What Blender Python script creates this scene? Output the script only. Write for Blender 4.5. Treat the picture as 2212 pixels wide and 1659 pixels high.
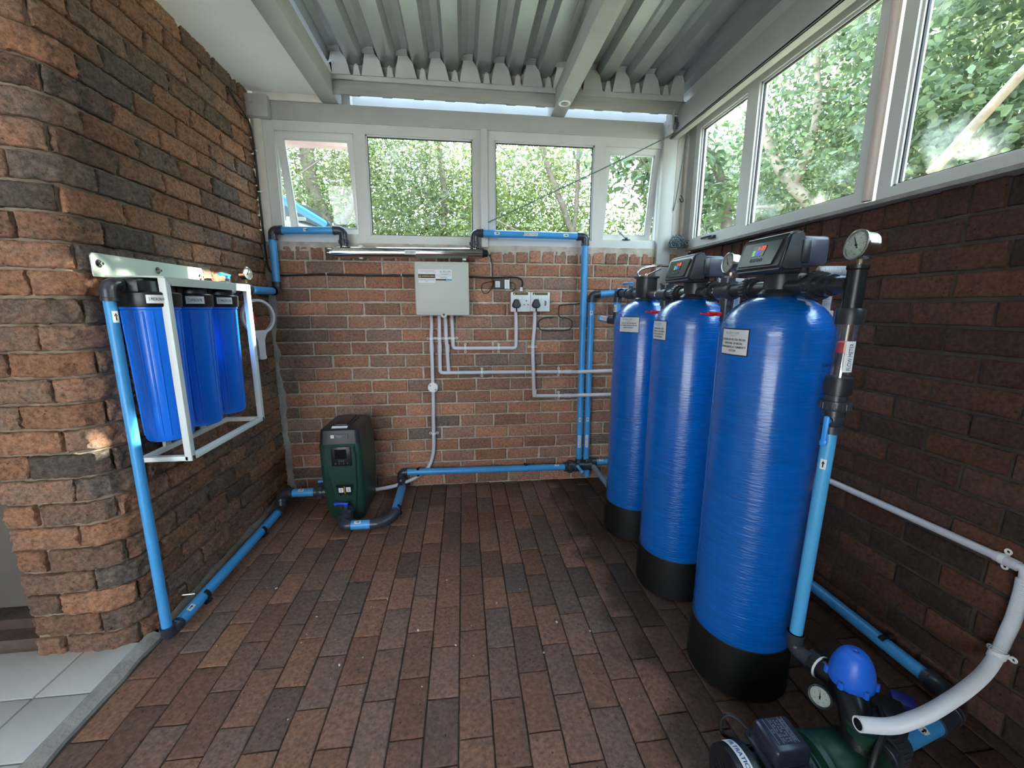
import bpy, bmesh, math, random
import numpy as np
from mathutils import Vector, Matrix, noise

for o in list(bpy.data.objects):
    bpy.data.objects.remove(o)
SC = bpy.context.scene
COL = SC.collection
rnd = random.Random(7)
PI = math.pi
V = Vector

# ------------------------------------------------------------------ camera
YAW, PITCH, ROLL = math.radians(6.725), math.radians(10.713), math.radians(0.153)
cy, sy, cp, sp, cr, sr = math.cos(YAW), math.sin(YAW), math.cos(PITCH), math.sin(PITCH), math.cos(ROLL), math.sin(ROLL)
Rz = Matrix(((cy, -sy, 0), (sy, cy, 0), (0, 0, 1)))
Bx = Matrix(((1, 0, 0), (0, 0, -1), (0, 1, 0)))
Rx = Matrix(((1, 0, 0), (0, cp, -sp), (0, sp, cp)))
Rr = Matrix(((cr, -sr, 0), (sr, cr, 0), (0, 0, 1)))
M = Rr @ Rx @ Bx @ Rz
cam_data = bpy.data.cameras.new('camera')
cam = bpy.data.objects.new('camera', cam_data)
COL.objects.link(cam)
cam_data.sensor_width = 36.0
cam_data.sensor_fit = 'HORIZONTAL'
cam_data.lens = 36.0 * 882.94 / 2212.0
cam_data.clip_start = 0.02
cam_data.clip_end = 200
cam.matrix_world = Matrix(((M[0][0], -M[1][0], -M[2][0], 0), (M[0][1], -M[1][1], -M[2][1], 0),
                           (M[0][2], -M[1][2], -M[2][2], 1.25), (0, 0, 0, 1)))
SC.camera = cam

# ------------------------------------------------------------------ world, sun, exposure
SC.view_settings.view_transform = 'Standard'
SC.view_settings.look = 'None'
SC.view_settings.gamma = 1.0
SC.view_settings.use_curve_mapping = False
SC.view_settings.exposure = 0.2
W = bpy.data.worlds.new('sky')
SC.world = W
W.use_nodes = True
nt = W.node_tree
bg = nt.nodes['Background']
tc = nt.nodes.new('ShaderNodeTexCoord')
sep = nt.nodes.new('ShaderNodeSeparateXYZ')
rmp = nt.nodes.new('ShaderNodeValToRGB')
nt.links.new(tc.outputs['Generated'], sep.inputs[0])
nt.links.new(sep.outputs['Z'], rmp.inputs[0])
rmp.color_ramp.elements[0].position = 0.0
rmp.color_ramp.elements[0].color = (0.86, 0.94, 1.0, 1)
rmp.color_ramp.elements[1].position = 0.7
rmp.color_ramp.elements[1].color = (0.55, 0.76, 1.0, 1)
nt.links.new(rmp.outputs[0], bg.inputs[0])
bg.inputs[1].default_value = 13.0
sun_data = bpy.data.lights.new('sun', 'SUN')
sun_data.energy = 40.0
sun_data.angle = math.radians(0.53)
sun_data.color = (1.0, 0.93, 0.80)
sun = bpy.data.objects.new('sun', sun_data)
COL.objects.link(sun)
SUN_DIR = V((0.95, 0.085, 0.325)).normalized()
sun.rotation_euler = SUN_DIR.to_track_quat('Z', 'Y').to_euler()
sun.location = (8, 1, 6)


def portal(name, loc, sx, sz, rot):
    d = bpy.data.lights.new(name, 'AREA')
    d.shape = 'RECTANGLE'
    d.size = sx
    d.size_y = sz
    d.cycles.is_portal = True
    o = bpy.data.objects.new(name, d)
    o.location = loc
    o.rotation_euler = rot
    COL.objects.link(o)


portal('portal_back', (0.07, 2.90, 1.98), 2.5, 0.72, (math.radians(90), 0, PI))
portal('portal_right', (1.62, 1.1, 2.0), 3.2, 0.75, (math.radians(90), 0, PI / 2))
portal('portal_rear', (-1.5, -1.75, 1.12), 2.3, 2.2, (math.radians(90), 0, 0))

# ------------------------------------------------------------------ materials
MATS = {}


def lin(r, g, b):
    f = lambda c: (c / 255 / 12.92) if c / 255 <= 0.04045 else ((c / 255 + 0.055) / 1.055) ** 2.4
    return (f(r), f(g), f(b), 1)


def mat(name, col, rough=0.5, metal=0.0, spec=0.5, var=0.0, vscale=6.0, bump=0.0, bscale=60.0, coat=0.0,
        emit=None, estr=1.0, stretch=None, rvar=0.0):
    if name in MATS:
        return MATS[name]
    m = bpy.data.materials.new(name)
    m.use_nodes = True
    n, l = m.node_tree.nodes, m.node_tree.links
    p = n['Principled BSDF']
    p.inputs['Base Color'].default_value = col
    p.inputs['Roughness'].default_value = rough
    p.inputs['Metallic'].default_value = metal
    p.inputs['Specular IOR Level'].default_value = spec
    if coat:
        p.inputs['Coat Weight'].default_value = coat
        p.inputs['Coat Roughness'].default_value = 0.12
    if emit:
        p.inputs['Emission Color'].default_value = emit
        p.inputs['Emission Strength'].default_value = estr
    co = n.new('ShaderNodeTexCoord')
    mp = n.new('ShaderNodeMapping')
    l.new(co.outputs['Object'], mp.inputs[0])
    if stretch:
        mp.inputs['Scale'].default_value = stretch
    if var:
        t = n.new('ShaderNodeTexNoise')
        t.inputs['Scale'].default_value = vscale
        t.inputs['Detail'].default_value = 6
        l.new(mp.outputs[0], t.inputs['Vector'])
        r = n.new('ShaderNodeMapRange')
        r.inputs[1].default_value = 0.3
        r.inputs[2].default_value = 0.7
        r.inputs[3].default_value = 1 - var
        r.inputs[4].default_value = 1 + var
        l.new(t.outputs[0], r.inputs[0])
        x = n.new('ShaderNodeMixRGB')
        x.blend_type = 'MULTIPLY'
        x.inputs[0].default_value = 1
        x.inputs[1].default_value = col
        l.new(r.outputs[0], x.inputs[2])
        l.new(x.outputs[0], p.inputs['Base Color'])
        if rvar:
            r2 = n.new('ShaderNodeMapRange')
            r2.inputs[3].default_value = max(0.02, rough - rvar)
            r2.inputs[4].default_value = min(1, rough + rvar)
            l.new(t.outputs[0], r2.inputs[0])
            l.new(r2.outputs[0], p.inputs['Roughness'])
    if bump:
        t = n.new('ShaderNodeTexNoise')
        t.inputs['Scale'].default_value = bscale
        t.inputs['Detail'].default_value = 5
        l.new(mp.outputs[0], t.inputs['Vector'])
        b = n.new('ShaderNodeBump')
        b.inputs['Strength'].default_value = 1.0
        b.inputs['Distance'].default_value = bump
        l.new(t.outputs[0], b.inputs['Height'])
        l.new(b.outputs[0], p.inputs['Normal'])
    MATS[name] = m
    return m


def brick_mat(name, cols, gain=1.0, bump=0.002, stain_shade=False, rough=0.85, rocky=False):
    m = bpy.data.materials.new(name)
    m.use_nodes = True
    n, l = m.node_tree.nodes, m.node_tree.links
    p = n['Principled BSDF']
    p.inputs['Roughness'].default_value = rough
    p.inputs['Specular IOR Level'].default_value = 0.25
    at = n.new('ShaderNodeAttribute')
    at.attribute_name = 'tint'
    sx = n.new('ShaderNodeSeparateColor')
    l.new(at.outputs['Color'], sx.inputs[0])
    rp = n.new('ShaderNodeValToRGB')
    rp.color_ramp.interpolation = 'LINEAR'
    els = rp.color_ramp.elements
    for i, c in enumerate(cols):
        pos = i / (len(cols) - 1)
        e = els[i] if i < 2 else els.new(pos)
        e.position = pos
        e.color = c
    co = n.new('ShaderNodeTexCoord')
    n1 = n.new('ShaderNodeTexNoise')
    n1.inputs['Scale'].default_value = 14
    n1.inputs['Detail'].default_value = 8
    n1.inputs['Roughness'].default_value = 0.65
    l.new(co.outputs['Object'], n1.inputs['Vector'])
    ad = n.new('ShaderNodeMath')
    ad.operation = 'MULTIPLY_ADD'
    l.new(n1.outputs[0], ad.inputs[0])
    ad.inputs[1].default_value = 1.35 if rocky else 0.95
    ad.inputs[2].default_value = -0.675 if rocky else -0.475
    ad2 = n.new('ShaderNodeMath')
    ad2.operation = 'ADD'
    l.new(ad.outputs[0], ad2.inputs[0])
    l.new(sx.outputs[0], ad2.inputs[1])
    l.new(ad2.outputs[0], rp.inputs[0])
    # brightness per brick and mottling
    n2 = n.new('ShaderNodeTexNoise')
    n2.inputs['Scale'].default_value = 70
    n2.inputs['Detail'].default_value = 6
    n2.inputs['Roughness'].default_value = 0.7
    l.new(co.outputs['Object'], n2.inputs['Vector'])
    mr = n.new('ShaderNodeMapRange')
    mr.inputs[1].default_value = 0.25
    mr.inputs[2].default_value = 0.75
    mr.inputs[3].default_value = (0.28 if rocky else 0.42) * gain
    mr.inputs[4].default_value = (1.7 if rocky else 1.56) * gain
    l.new(n2.outputs[0], mr.inputs[0])
    mu = n.new('ShaderNodeMath')
    mu.operation = 'MULTIPLY'
    br = n.new('ShaderNodeMapRange')
    br.inputs[3].default_value = 0.74
    br.inputs[4].default_value = 1.22
    l.new(sx.outputs[1], br.inputs[0])
    l.new(mr.outputs[0], mu.inputs[0])
    l.new(br.outputs[0], mu.inputs[1])
    mx = n.new('ShaderNodeMixRGB')
    mx.blend_type = 'MULTIPLY'
    mx.inputs[0].default_value = 1
    l.new(rp.outputs[0], mx.inputs[1])
    l.new(mu.outputs[0], mx.inputs[2])
    # pits
    vo = n.new('ShaderNodeTexVoronoi')
    vo.inputs['Scale'].default_value = 55
    l.new(co.outputs['Object'], vo.inputs['Vector'])
    pr = n.new('ShaderNodeMapRange')
    pr.inputs[1].default_value = 0.08
    pr.inputs[2].default_value = 0.22
    pr.inputs[3].default_value = 0.35
    pr.inputs[4].default_value = 1.0
    l.new(vo.outputs['Distance'], pr.inputs[0])
    n3 = n.new('ShaderNodeTexNoise')
    n3.inputs['Scale'].default_value = 9
    l.new(co.outputs['Object'], n3.inputs['Vector'])
    gt = n.new('ShaderNodeMapRange')
    gt.inputs[1].default_value = 0.45
    gt.inputs[2].default_value = 0.6
    l.new(n3.outputs[0], gt.inputs[0])
    pm = n.new('ShaderNodeMixRGB')
    l.new(gt.outputs[0], pm.inputs[0])
    pm.inputs[1].default_value = (1, 1, 1, 1)
    l.new(pr.outputs[0], pm.inputs[2])
    mx2 = n.new('ShaderNodeMixRGB')
    mx2.blend_type = 'MULTIPLY'
    mx2.inputs[0].default_value = 1
    l.new(mx.outputs[0], mx2.inputs[1])
    l.new(pm.outputs[0], mx2.inputs[2])
    out = mx2.outputs[0]
    if stain_shade:  # wet stain by the tanks; its colour also paints the pump corner's shade
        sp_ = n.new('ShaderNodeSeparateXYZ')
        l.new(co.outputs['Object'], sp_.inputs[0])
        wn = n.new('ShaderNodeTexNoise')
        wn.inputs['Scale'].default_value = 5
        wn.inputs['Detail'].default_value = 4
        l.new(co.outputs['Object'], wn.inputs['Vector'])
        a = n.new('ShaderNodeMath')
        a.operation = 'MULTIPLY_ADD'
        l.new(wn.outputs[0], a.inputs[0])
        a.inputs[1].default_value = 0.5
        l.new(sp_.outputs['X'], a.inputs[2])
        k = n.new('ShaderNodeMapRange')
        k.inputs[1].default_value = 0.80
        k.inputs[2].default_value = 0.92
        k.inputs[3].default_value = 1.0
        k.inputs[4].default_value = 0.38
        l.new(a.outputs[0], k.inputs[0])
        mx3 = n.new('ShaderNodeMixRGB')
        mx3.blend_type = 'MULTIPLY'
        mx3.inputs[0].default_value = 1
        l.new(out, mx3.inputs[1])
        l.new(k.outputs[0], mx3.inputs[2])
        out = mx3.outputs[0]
    l.new(out, p.inputs['Base Color'])
    b = n.new('ShaderNodeBump')
    b.inputs['Distance'].default_value = bump
    b.inputs['Strength'].default_value = 1
    bs = n.new('ShaderNodeMath')
    bs.operation = 'MULTIPLY'
    l.new(n2.outputs[0], bs.inputs[0])
    l.new(pm.outputs[0], bs.inputs[1])
    l.new(bs.outputs[0], b.inputs['Height'])
    l.new(b.outputs[0], p.inputs['Normal'])
    if rocky:
        n4 = n.new('ShaderNodeTexNoise')
        n4.inputs['Scale'].default_value = 32
        n4.inputs['Detail'].default_value = 7
        n4.inputs['Roughness'].default_value = 0.62
        l.new(co.outputs['Object'], n4.inputs['Vector'])
        b2 = n.new('ShaderNodeBump')
        b2.inputs['Distance'].default_value = 0.016
        b2.inputs['Strength'].default_value = 0.9
        l.new(n4.outputs[0], b2.inputs['Height'])
        l.new(b2.outputs[0], b.inputs['Normal'])
    return m


def glass_mat(name, smudge=0.0, scale=6.0, base=0.035):
    m = bpy.data.materials.new(name)
    m.use_nodes = True
    n, l = m.node_tree.nodes, m.node_tree.links
    for x in list(n):
        n.remove(x)
    out = n.new('ShaderNodeOutputMaterial')
    tr = n.new('ShaderNodeBsdfTransparent')
    tr.inputs[0].default_value = (0.93, 0.97, 0.95, 1)
    gl = n.new('ShaderNodeBsdfGlossy')
    gl.inputs['Roughness'].default_value = 0.02
    lw_ = n.new('ShaderNodeLayerWeight')
    lw_.inputs[0].default_value = 0.5
    pw = n.new('ShaderNodeMath')
    pw.operation = 'POWER'
    l.new(lw_.outputs['Facing'], pw.inputs[0])
    pw.inputs[1].default_value = 5.0
    fr = n.new('ShaderNodeMath')
    fr.operation = 'MULTIPLY_ADD'
    l.new(pw.outputs[0], fr.inputs[0])
    fr.inputs[1].default_value = 0.9
    fr.inputs[2].default_value = base
    mx = n.new('ShaderNodeMixShader')
    l.new(fr.outputs[0], mx.inputs[0])
    l.new(tr.outputs[0], mx.inputs[1])
    l.new(gl.outputs[0], mx.inputs[2])
    sh = mx.outputs[0]
    if smudge:
        co = n.new('ShaderNodeTexCoord')
        a = n.new('ShaderNodeTexNoise')
        a.inputs['Scale'].default_value = scale
        a.inputs['Detail'].default_value = 3
        l.new(co.outputs['Object'], a.inputs['Vector'])
        b = n.new('ShaderNodeTexNoise')
        b.inputs['Scale'].default_value = 90
        l.new(co.outputs['Object'], b.inputs['Vector'])
        r = n.new('ShaderNodeMapRange')
        r.inputs[1].default_value = 0.56
        r.inputs[2].default_value = 0.70
        l.new(a.outputs[0], r.inputs[0])
        q = n.new('ShaderNodeMapRange')
        q.inputs[1].default_value = 0.35
        q.inputs[2].default_value = 0.65
        q.inputs[3].default_value = 0.1
        q.inputs[4].default_value = smudge
        l.new(b.outputs[0], q.inputs[0])
        k = n.new('ShaderNodeMath')
        k.operation = 'MULTIPLY'
        l.new(r.outputs[0], k.inputs[0])
        l.new(q.outputs[0], k.inputs[1])
        tl = n.new('ShaderNodeBsdfTranslucent')
        tl.inputs[0].default_value = (0.9, 0.95, 0.92, 1)
        m2 = n.new('ShaderNodeMixShader')
        l.new(k.outputs[0], m2.inputs[0])
        l.new(sh, m2.inputs[1])
        l.new(tl.outputs[0], m2.inputs[2])
        sh = m2.outputs[0]
    l.new(sh, out.inputs[0])
    return m


def leaf_mat(name, c1, c2, trans=0.5):
    m = bpy.data.materials.new(name)
    m.use_nodes = True
    n, l = m.node_tree.nodes, m.node_tree.links
    for x in list(n):
        n.remove(x)
    out = n.new('ShaderNodeOutputMaterial')
    at = n.new('ShaderNodeAttribute')
    at.attribute_name = 'tint'
    sx = n.new('ShaderNodeSeparateColor')
    l.new(at.outputs['Color'], sx.inputs[0])
    rp = n.new('ShaderNodeMixRGB')
    rp.inputs[1].default_value = c1
    rp.inputs[2].default_value = c2
    l.new(sx.outputs[0], rp.inputs[0])
    d = n.new('ShaderNodeBsdfPrincipled')
    d.inputs['Roughness'].default_value = 0.4
    l.new(rp.outputs[0], d.inputs['Base Color'])
    t = n.new('ShaderNodeBsdfTranslucent')
    hs = n.new('ShaderNodeHueSaturation')
    hs.inputs['Hue'].default_value = 0.48
    hs.inputs['Saturation'].default_value = 0.95
    hs.inputs['Value'].default_value = 1.6
    l.new(rp.outputs[0], hs.inputs['Color'])
    l.new(hs.outputs[0], t.inputs[0])
    mx = n.new('ShaderNodeMixShader')
    mx.inputs[0].default_value = trans
    l.new(d.outputs[0], mx.inputs[1])
    l.new(t.outputs[0], mx.inputs[2])
    l.new(mx.outputs[0], out.inputs[0])
    return m


PIPE = mat('blue_pvc', lin(72, 158, 222), 0.32, var=0.06, vscale=9)
FIT = mat('grey_pvc_fitting', lin(52, 56, 66), 0.3, var=0.1)
BLACK = mat('black_plastic', lin(26, 27, 30), 0.32)
DARK = mat('dark_plastic', lin(38, 40, 46), 0.35, bump=0.0003, bscale=600)
RUBBER = mat('black_rubber', lin(14, 14, 15), 0.7)
CONDUIT = mat('white_conduit', lin(208, 206, 214), 0.4)
WHITE = mat('white_plastic', lin(232, 232, 232), 0.35)
DIAL = mat('gauge_dial', lin(176, 178, 174), 0.5)
PAPER = mat('white_label', lin(226, 228, 230), 0.5)
INK = mat('black_ink', lin(18, 18, 20), 0.5)
INKBLUE = mat('blue_ink', lin(20, 30, 120), 0.5)
INKRED = mat('red_ink', lin(190, 60, 60), 0.5)
INKYEL = mat('yellow_ink', lin(235, 225, 60), 0.5)
GREYINK = mat('grey_ink', lin(110, 115, 125), 0.5)
CARDBLUE = mat('card_blue', lin(70, 150, 205), 0.5)
TANK = mat('tank_blue', lin(4, 94, 182), 0.2, coat=0.5, bump=0.0022, bscale=14, stretch=(1.6, 1.6, 11.0), var=0.10, vscale=5)
SUMP = mat('filter_blue', lin(20, 118, 236), 0.28, coat=0.2)
STEELP = mat('painted_steel', lin(172, 171, 166), 0.45, var=0.05, vscale=8, bump=0.0003, bscale=50)
ALU = mat('window_aluminium', lin(205, 205, 200), 0.4, var=0.03)
WOODW = mat('white_wood', lin(212, 206, 196), 0.55, var=0.08, vscale=12)
CEILW = mat('white_ceiling_board', lin(240, 240, 236), 0.8, var=0.02, bump=0.0004, bscale=40)
GALV = mat('galvanised_sheet', lin(164, 167, 165), 0.30, metal=0.45, var=0.03, vscale=18)
CHROME = mat('polished_steel', lin(215, 215, 212), 0.09, metal=1.0)
STAINLESS = mat('stainless_case', lin(205, 206, 206), 0.2, metal=1.0)
FRAMEW = mat('white_powder_coat', lin(226, 230, 228), 0.35)
PLATEW = mat('cream_powder_coat', lin(206, 216, 206), 0.38)
BOXM = mat('beige_enclosure', lin(194, 196, 188), 0.5, bump=0.0002, bscale=500)
GREEN = mat('dark_green_plastic', lin(30, 62, 52), 0.42, bump=0.0002, bscale=700)
GREENP = mat('green_painted_iron', lin(18, 54, 40), 0.4, bump=0.0005, bscale=120)
VBLUE = mat('valve_blue', lin(40, 150, 235), 0.35)
HBLUE = mat('handle_blue', lin(20, 70, 200), 0.35)
REDP = mat('red_plastic', lin(200, 25, 40), 0.35)
MORTAR = mat('mortar', lin(186, 176, 162), 0.95, var=0.22, vscale=18, bump=0.003, bscale=70)
MORTARD = mat('dark_joint_sand', lin(62, 54, 48), 0.95, var=0.25, vscale=20, bump=0.003, bscale=90)
MORTARL = mat('brown_wall_mortar', lin(146, 130, 112), 0.95, var=0.25, vscale=18, bump=0.004, bscale=60)
BED = mat('bedding_mortar', lin(118, 111, 102), 0.95, var=0.3, vscale=12, bump=0.008, bscale=38)
CEMENT = mat('grey_cement', lin(150, 147, 140), 0.95, var=0.2, vscale=14, bump=0.006, bscale=45)
TILE = mat('grey_floor_tile', lin(188, 188, 186), 0.4, var=0.06, vscale=7)
PLASTER = mat('grey_plaster', lin(96, 90, 84), 0.9, var=0.12, vscale=6)
TYRE = mat('black_base', lin(10, 10, 11), 0.55)
CLEAR = glass_mat('clear_acrylic')
TUBE = glass_mat('clear_tube', base=0.20)
GLASS = glass_mat('window_glass', 0.05, 4.0)
GLASSD = glass_mat('dusty_window_glass', 0.045, 5.0)
B_BACK = brick_mat('red_face_brick', [lin(101, 89, 81), lin(118, 95, 83), lin(133, 98, 82), lin(145, 102, 81), lin(128, 99, 86)], 1.55, 0.0045)
B_LEFT = brick_mat('rock_face_brick', [lin(106, 94, 86), lin(130, 106, 92), lin(147, 110, 90), lin(158, 113, 87), lin(128, 102, 89)], 0.98, 0.004, rocky=True)
B_RIGHT = brick_mat('brown_face_brick', [lin(74, 60, 55), lin(96, 70, 61), lin(112, 75, 62), lin(120, 79, 63)], 0.64, 0.004)
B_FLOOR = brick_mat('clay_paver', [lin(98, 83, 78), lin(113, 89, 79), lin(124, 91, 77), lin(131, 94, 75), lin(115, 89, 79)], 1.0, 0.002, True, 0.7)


# ------------------------------------------------------------------ mesh helpers
def frame_of(d):
    d = V(d).normalized()
    up = V((0, 0, 1)) if abs(d.z) < 0.95 else V((1, 0, 0))
    a = up.cross(d).normalized()
    b = d.cross(a).normalized()
    return a, b, d


def origin_of(o):
    while o.parent:
        o = o.parent
    return V(o.location)


class MB:
    """collects geometry in world coordinates and links it as one mesh object"""

    def __init__(s):
        s.v, s.f, s.m = [], [], []

    def add(s, verts, faces, mi=0):
        k = len(s.v)
        s.v.extend([V(p) for p in verts])
        s.f.extend([tuple(i + k for i in f) for f in faces])
        s.m.extend([mi] * len(faces))
        return s

    def box(s, a, b, mi=0):
        x0, y0, z0 = a
        x1, y1, z1 = b
        vs = [(x0, y0, z0), (x1, y0, z0), (x1, y1, z0), (x0, y1, z0), (x0, y0, z1), (x1, y0, z1), (x1, y1, z1), (x0, y1, z1)]
        return s.add(vs, [(0, 3, 2, 1), (4, 5, 6, 7), (0, 1, 5, 4), (1, 2, 6, 5), (2, 3, 7, 6), (3, 0, 4, 7)], mi)

    def rbox(s, c, size, r=0.005, rot=None, mi=0, seg=2):
        bm = bmesh.new()
        bmesh.ops.create_cube(bm, size=1.0)
        for v in bm.verts:
            v.co = V((v.co.x * size[0], v.co.y * size[1], v.co.z * size[2]))
        r = min(r, min(size) * 0.49)
        if r > 0:
            bmesh.ops.bevel(bm, geom=list(bm.edges), offset=r, segments=seg, affect='EDGES', profile=0.5)
        R = rot if rot is not None else Matrix.Identity(3)
        bm.verts.index_update()
        s.add([R @ v.co + V(c) for v in bm.verts], [tuple(x.index for x in f.verts) for f in bm.faces], mi)
        bm.free()
        return s

    def cyl(s, p0, p1, r0, r1=None, seg=24, mi=0, caps=True):
        r1 = r0 if r1 is None else r1
        return s.lathe(p0, V(p1) - V(p0), [(0, r0), (1, r1)], seg, mi, caps, norm=False)

    def lathe(s, o, d, prof, seg=32, mi=0, caps=True, norm=True):
        """prof: list of (distance along d, radius)"""
        d = V(d)
        L = d.length if not norm else 1.0
        a, b, n = frame_of(d)
        o = V(o)
        vs, fs = [], []
        for (t, r) in prof:
            for i in range(seg):
                an = 2 * PI * i / seg
                vs.append(o + n * (t * L) + (a * math.cos(an) + b * math.sin(an)) * r)
        for j in range(len(prof) - 1):
            for i in range(seg):
                i2 = (i + 1) % seg
                fs.append((j * seg + i, j * seg + i2, (j + 1) * seg + i2, (j + 1) * seg + i))
        if caps:
            fs.append(tuple(range(seg))[::-1])
            fs.append(tuple((len(prof) - 1) * seg + i for i in range(seg)))
        return s.add(vs, fs, mi)

    def tube(s, pts, r, seg=14, mi=0, caps=True, rfun=None):
        pts = [V(p) for p in pts]
        n = len(pts)
        vs, fs = [], []
        prev = None
        for i, p in enumerate(pts):
            t = (pts[min(i + 1, n - 1)] - pts[max(i - 1, 0)])
            t = t.normalized() if t.length > 1e-9 else V((0, 0, 1))
            if prev is None:
                a, b, _ = frame_of(t)
            else:
                a = prev - t * prev.dot(t)
                a = a.normalized() if a.length > 1e-6 else frame_of(t)[0]
                b = t.cross(a)
            prev = a
            rr = rfun(i, n) if rfun else r
            for k in range(seg):
                an = 2 * PI * k / seg
                vs.append(p + (a * math.cos(an) + b * math.sin(an)) * rr)
        for i in range(n - 1):
            for k in range(seg):
                k2 = (k + 1) % seg
                fs.append((i * seg + k, i * seg + k2, (i + 1) * seg + k2, (i + 1) * seg + k))
        if caps:
            fs.append(tuple(range(seg))[::-1])
            fs.append(tuple((n - 1) * seg + k for k in range(seg)))
        return s.add(vs, fs, mi)

    def prism(s, poly, o, ax, ay, depth, mi=0):
        """polygon poly (x,y) in frame o, ax, ay; extruded by the vector depth"""
        o, ax, ay, depth = V(o), V(ax), V(ay), V(depth)
        n = len(poly)
        vs = [o + ax * x + ay * y for x, y in poly] + [o + ax * x + ay * y + depth for x, y in poly]
        fs = [tuple(range(n))[::-1], tuple(range(n, 2 * n))]
        fs += [(i, (i + 1) % n, n + (i + 1) % n, n + i) for i in range(n)]
        return s.add(vs, fs, mi)

    def torus(s, c, nrm, R, r, seg=32, sub=10, mi=0, a0=0.0, a1=2 * PI, ry=None):
        a, b, _ = frame_of(nrm)
        pts = [V(c) + a * R * math.cos(t) + b * (ry or R) * math.sin(t) for t in [a0 + (a1 - a0) * i / seg for i in range(seg + 1)]]
        return s.tube(pts, r, sub, mi, caps=abs(a1 - a0) < 6.2)

    def ball(s, c, r, mi=0, seg=14, sc=(1, 1, 1)):
        prof = []
        vs, fs = [], []
        n = seg // 2
        for j in range(n + 1):
            th = PI * j / n
            for i in range(seg):
                ph = 2 * PI * i / seg
                vs.append(V(c) + V((r * sc[0] * math.sin(th) * math.cos(ph), r * sc[1] * math.sin(th) * math.sin(ph), r * sc[2] * math.cos(th))))
        for j in range(n):
            for i in range(seg):
                i2 = (i + 1) % seg
                fs.append((j * seg + i, (j + 1) * seg + i, (j + 1) * seg + i2, j * seg + i2))
        return s.add(vs, fs, mi)

    def build(s, name, mats, parent=None, smooth=35, tint=None):
        me = bpy.data.meshes.new(name)
        org = origin_of(parent) if parent else V((0, 0, 0))
        me.from_pydata([tuple(v - org) for v in s.v], [], s.f)
        if not isinstance(mats, (list, tuple)):
            mats = [mats]
        for m in mats:
            me.materials.append(m)
        if len(mats) > 1:
            me.polygons.foreach_set('material_index', s.m)
        if tint is not None:
            ca = me.color_attributes.new('tint', 'FLOAT_COLOR', 'POINT')
            ca.data.foreach_set('color', np.asarray(tint, dtype=np.float32).ravel())
        if smooth:
            me.shade_smooth()
            me.set_sharp_from_angle(angle=math.radians(smooth))
        me.update()
        o = bpy.data.objects.new(name, me)
        COL.objects.link(o)
        if parent:
            o.parent = parent
        return o


def thing(name, label, cat, loc, group=None):
    o = bpy.data.objects.new(name, None)
    o.empty_display_size = 0.05
    o.location = loc
    COL.objects.link(o)
    o['label'] = label
    o['category'] = cat
    if group:
        o['group'] = group
    return o


def tag(o, label, cat, group=None, kind=None):
    o['label'] = label
    o['category'] = cat
    if group:
        o['group'] = group
    if kind:
        o['kind'] = kind
    return o


def struct(o):
    o['kind'] = 'structure'
    return o


def sempty(name, loc):
    o = bpy.data.objects.new(name, None)
    o.location = loc
    COL.objects.link(o)
    o['kind'] = 'structure'
    return o


def copy_tree(o, parent=None):
    c = o.copy()
    COL.objects.link(c)
    c.parent = parent
    for ch in [x for x in bpy.data.objects if x.parent == o]:
        copy_tree(ch, c)
    return c


# text: the glyph triangles of Blender's built-in font, as (x, y) in a unit-height frame
_tc = {}


def glyphs(body):
    if body in _tc:
        return _tc[body]
    cu = bpy.data.curves.new('t', 'FONT')
    cu.body = body
    cu.size = 1.0
    cu.align_x = 'CENTER'
    cu.resolution_u = 3
    ob = bpy.data.objects.new('t', cu)
    COL.objects.link(ob)
    bpy.context.view_layer.update()
    me = bpy.data.meshes.new_from_object(ob.evaluated_get(bpy.context.evaluated_depsgraph_get()))
    vs = [(v.co.x, v.co.y) for v in me.vertices]
    fs = [tuple(p.vertices) for p in me.polygons]
    bpy.data.objects.remove(ob)
    bpy.data.curves.remove(cu)
    bpy.data.meshes.remove(me)
    _tc[body] = (vs, fs)
    return _tc[body]


def text(mb, body, fn, width=None, height=None, at=(0, 0), mi=1, bold=0.0):
    """lay out one line, centred at 'at', mapped to the world by fn(x, y)"""
    vs, fs = glyphs(body)
    if not vs:
        return
    xs = [v[0] for v in vs]
    w = max(xs) - min(xs)
    cx_ = (max(xs) + min(xs)) / 2
    sy_ = height / 0.70 if height else width / w
    sx_ = width / w if width else sy_
    offs = [(0, 0)] if not bold else [(-bold, 0), (bold, 0)]
    for ox, oy in offs:
        mb.add([fn(at[0] + ox + (x - cx_) * sx_, at[1] + oy + (y - 0.35) * sy_) for x, y in vs], fs, mi)


def flat(o, ax, ay):
    o, ax, ay = V(o), V(ax).normalized(), V(ay).normalized()
    n = ax.cross(ay).normalized()

    def fn(x, y, h=0.0):
        return o + ax * x + ay * y + n * h
    return fn


def label_plate(mb, fn, w, h, t=0.0008, mi=0):
    c = [(-w / 2, -h / 2), (w / 2, -h / 2), (w / 2, h / 2), (-w / 2, h / 2)]
    mb.add([fn(x, y, 0) for x, y in c] + [fn(x, y, t) for x, y in c],
           [(3, 2, 1, 0), (4, 5, 6, 7), (0, 1, 5, 4), (1, 2, 6, 5), (2, 3, 7, 6), (3, 0, 4, 7)], mi)


def rect(mb, fn, x0, y0, x1, y1, h, mi):
    mb.add([fn(x0, y0, h), fn(x1, y0, h), fn(x1, y1, h), fn(x0, y1, h)], [(0, 1, 2, 3)], mi)


def wrap(c, axis, zero, r):
    """frame on a cylinder: x runs round it, y along axis; zero = outward direction at x=0"""
    c, n, z = V(c), V(axis).normalized(), V(zero).normalized()
    side = n.cross(z)

    def fn(x, y, h=0.0):
        a = x / r
        return c + n * y + (z * math.cos(a) + side * math.sin(a)) * (r + h)
    return fn


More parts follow.
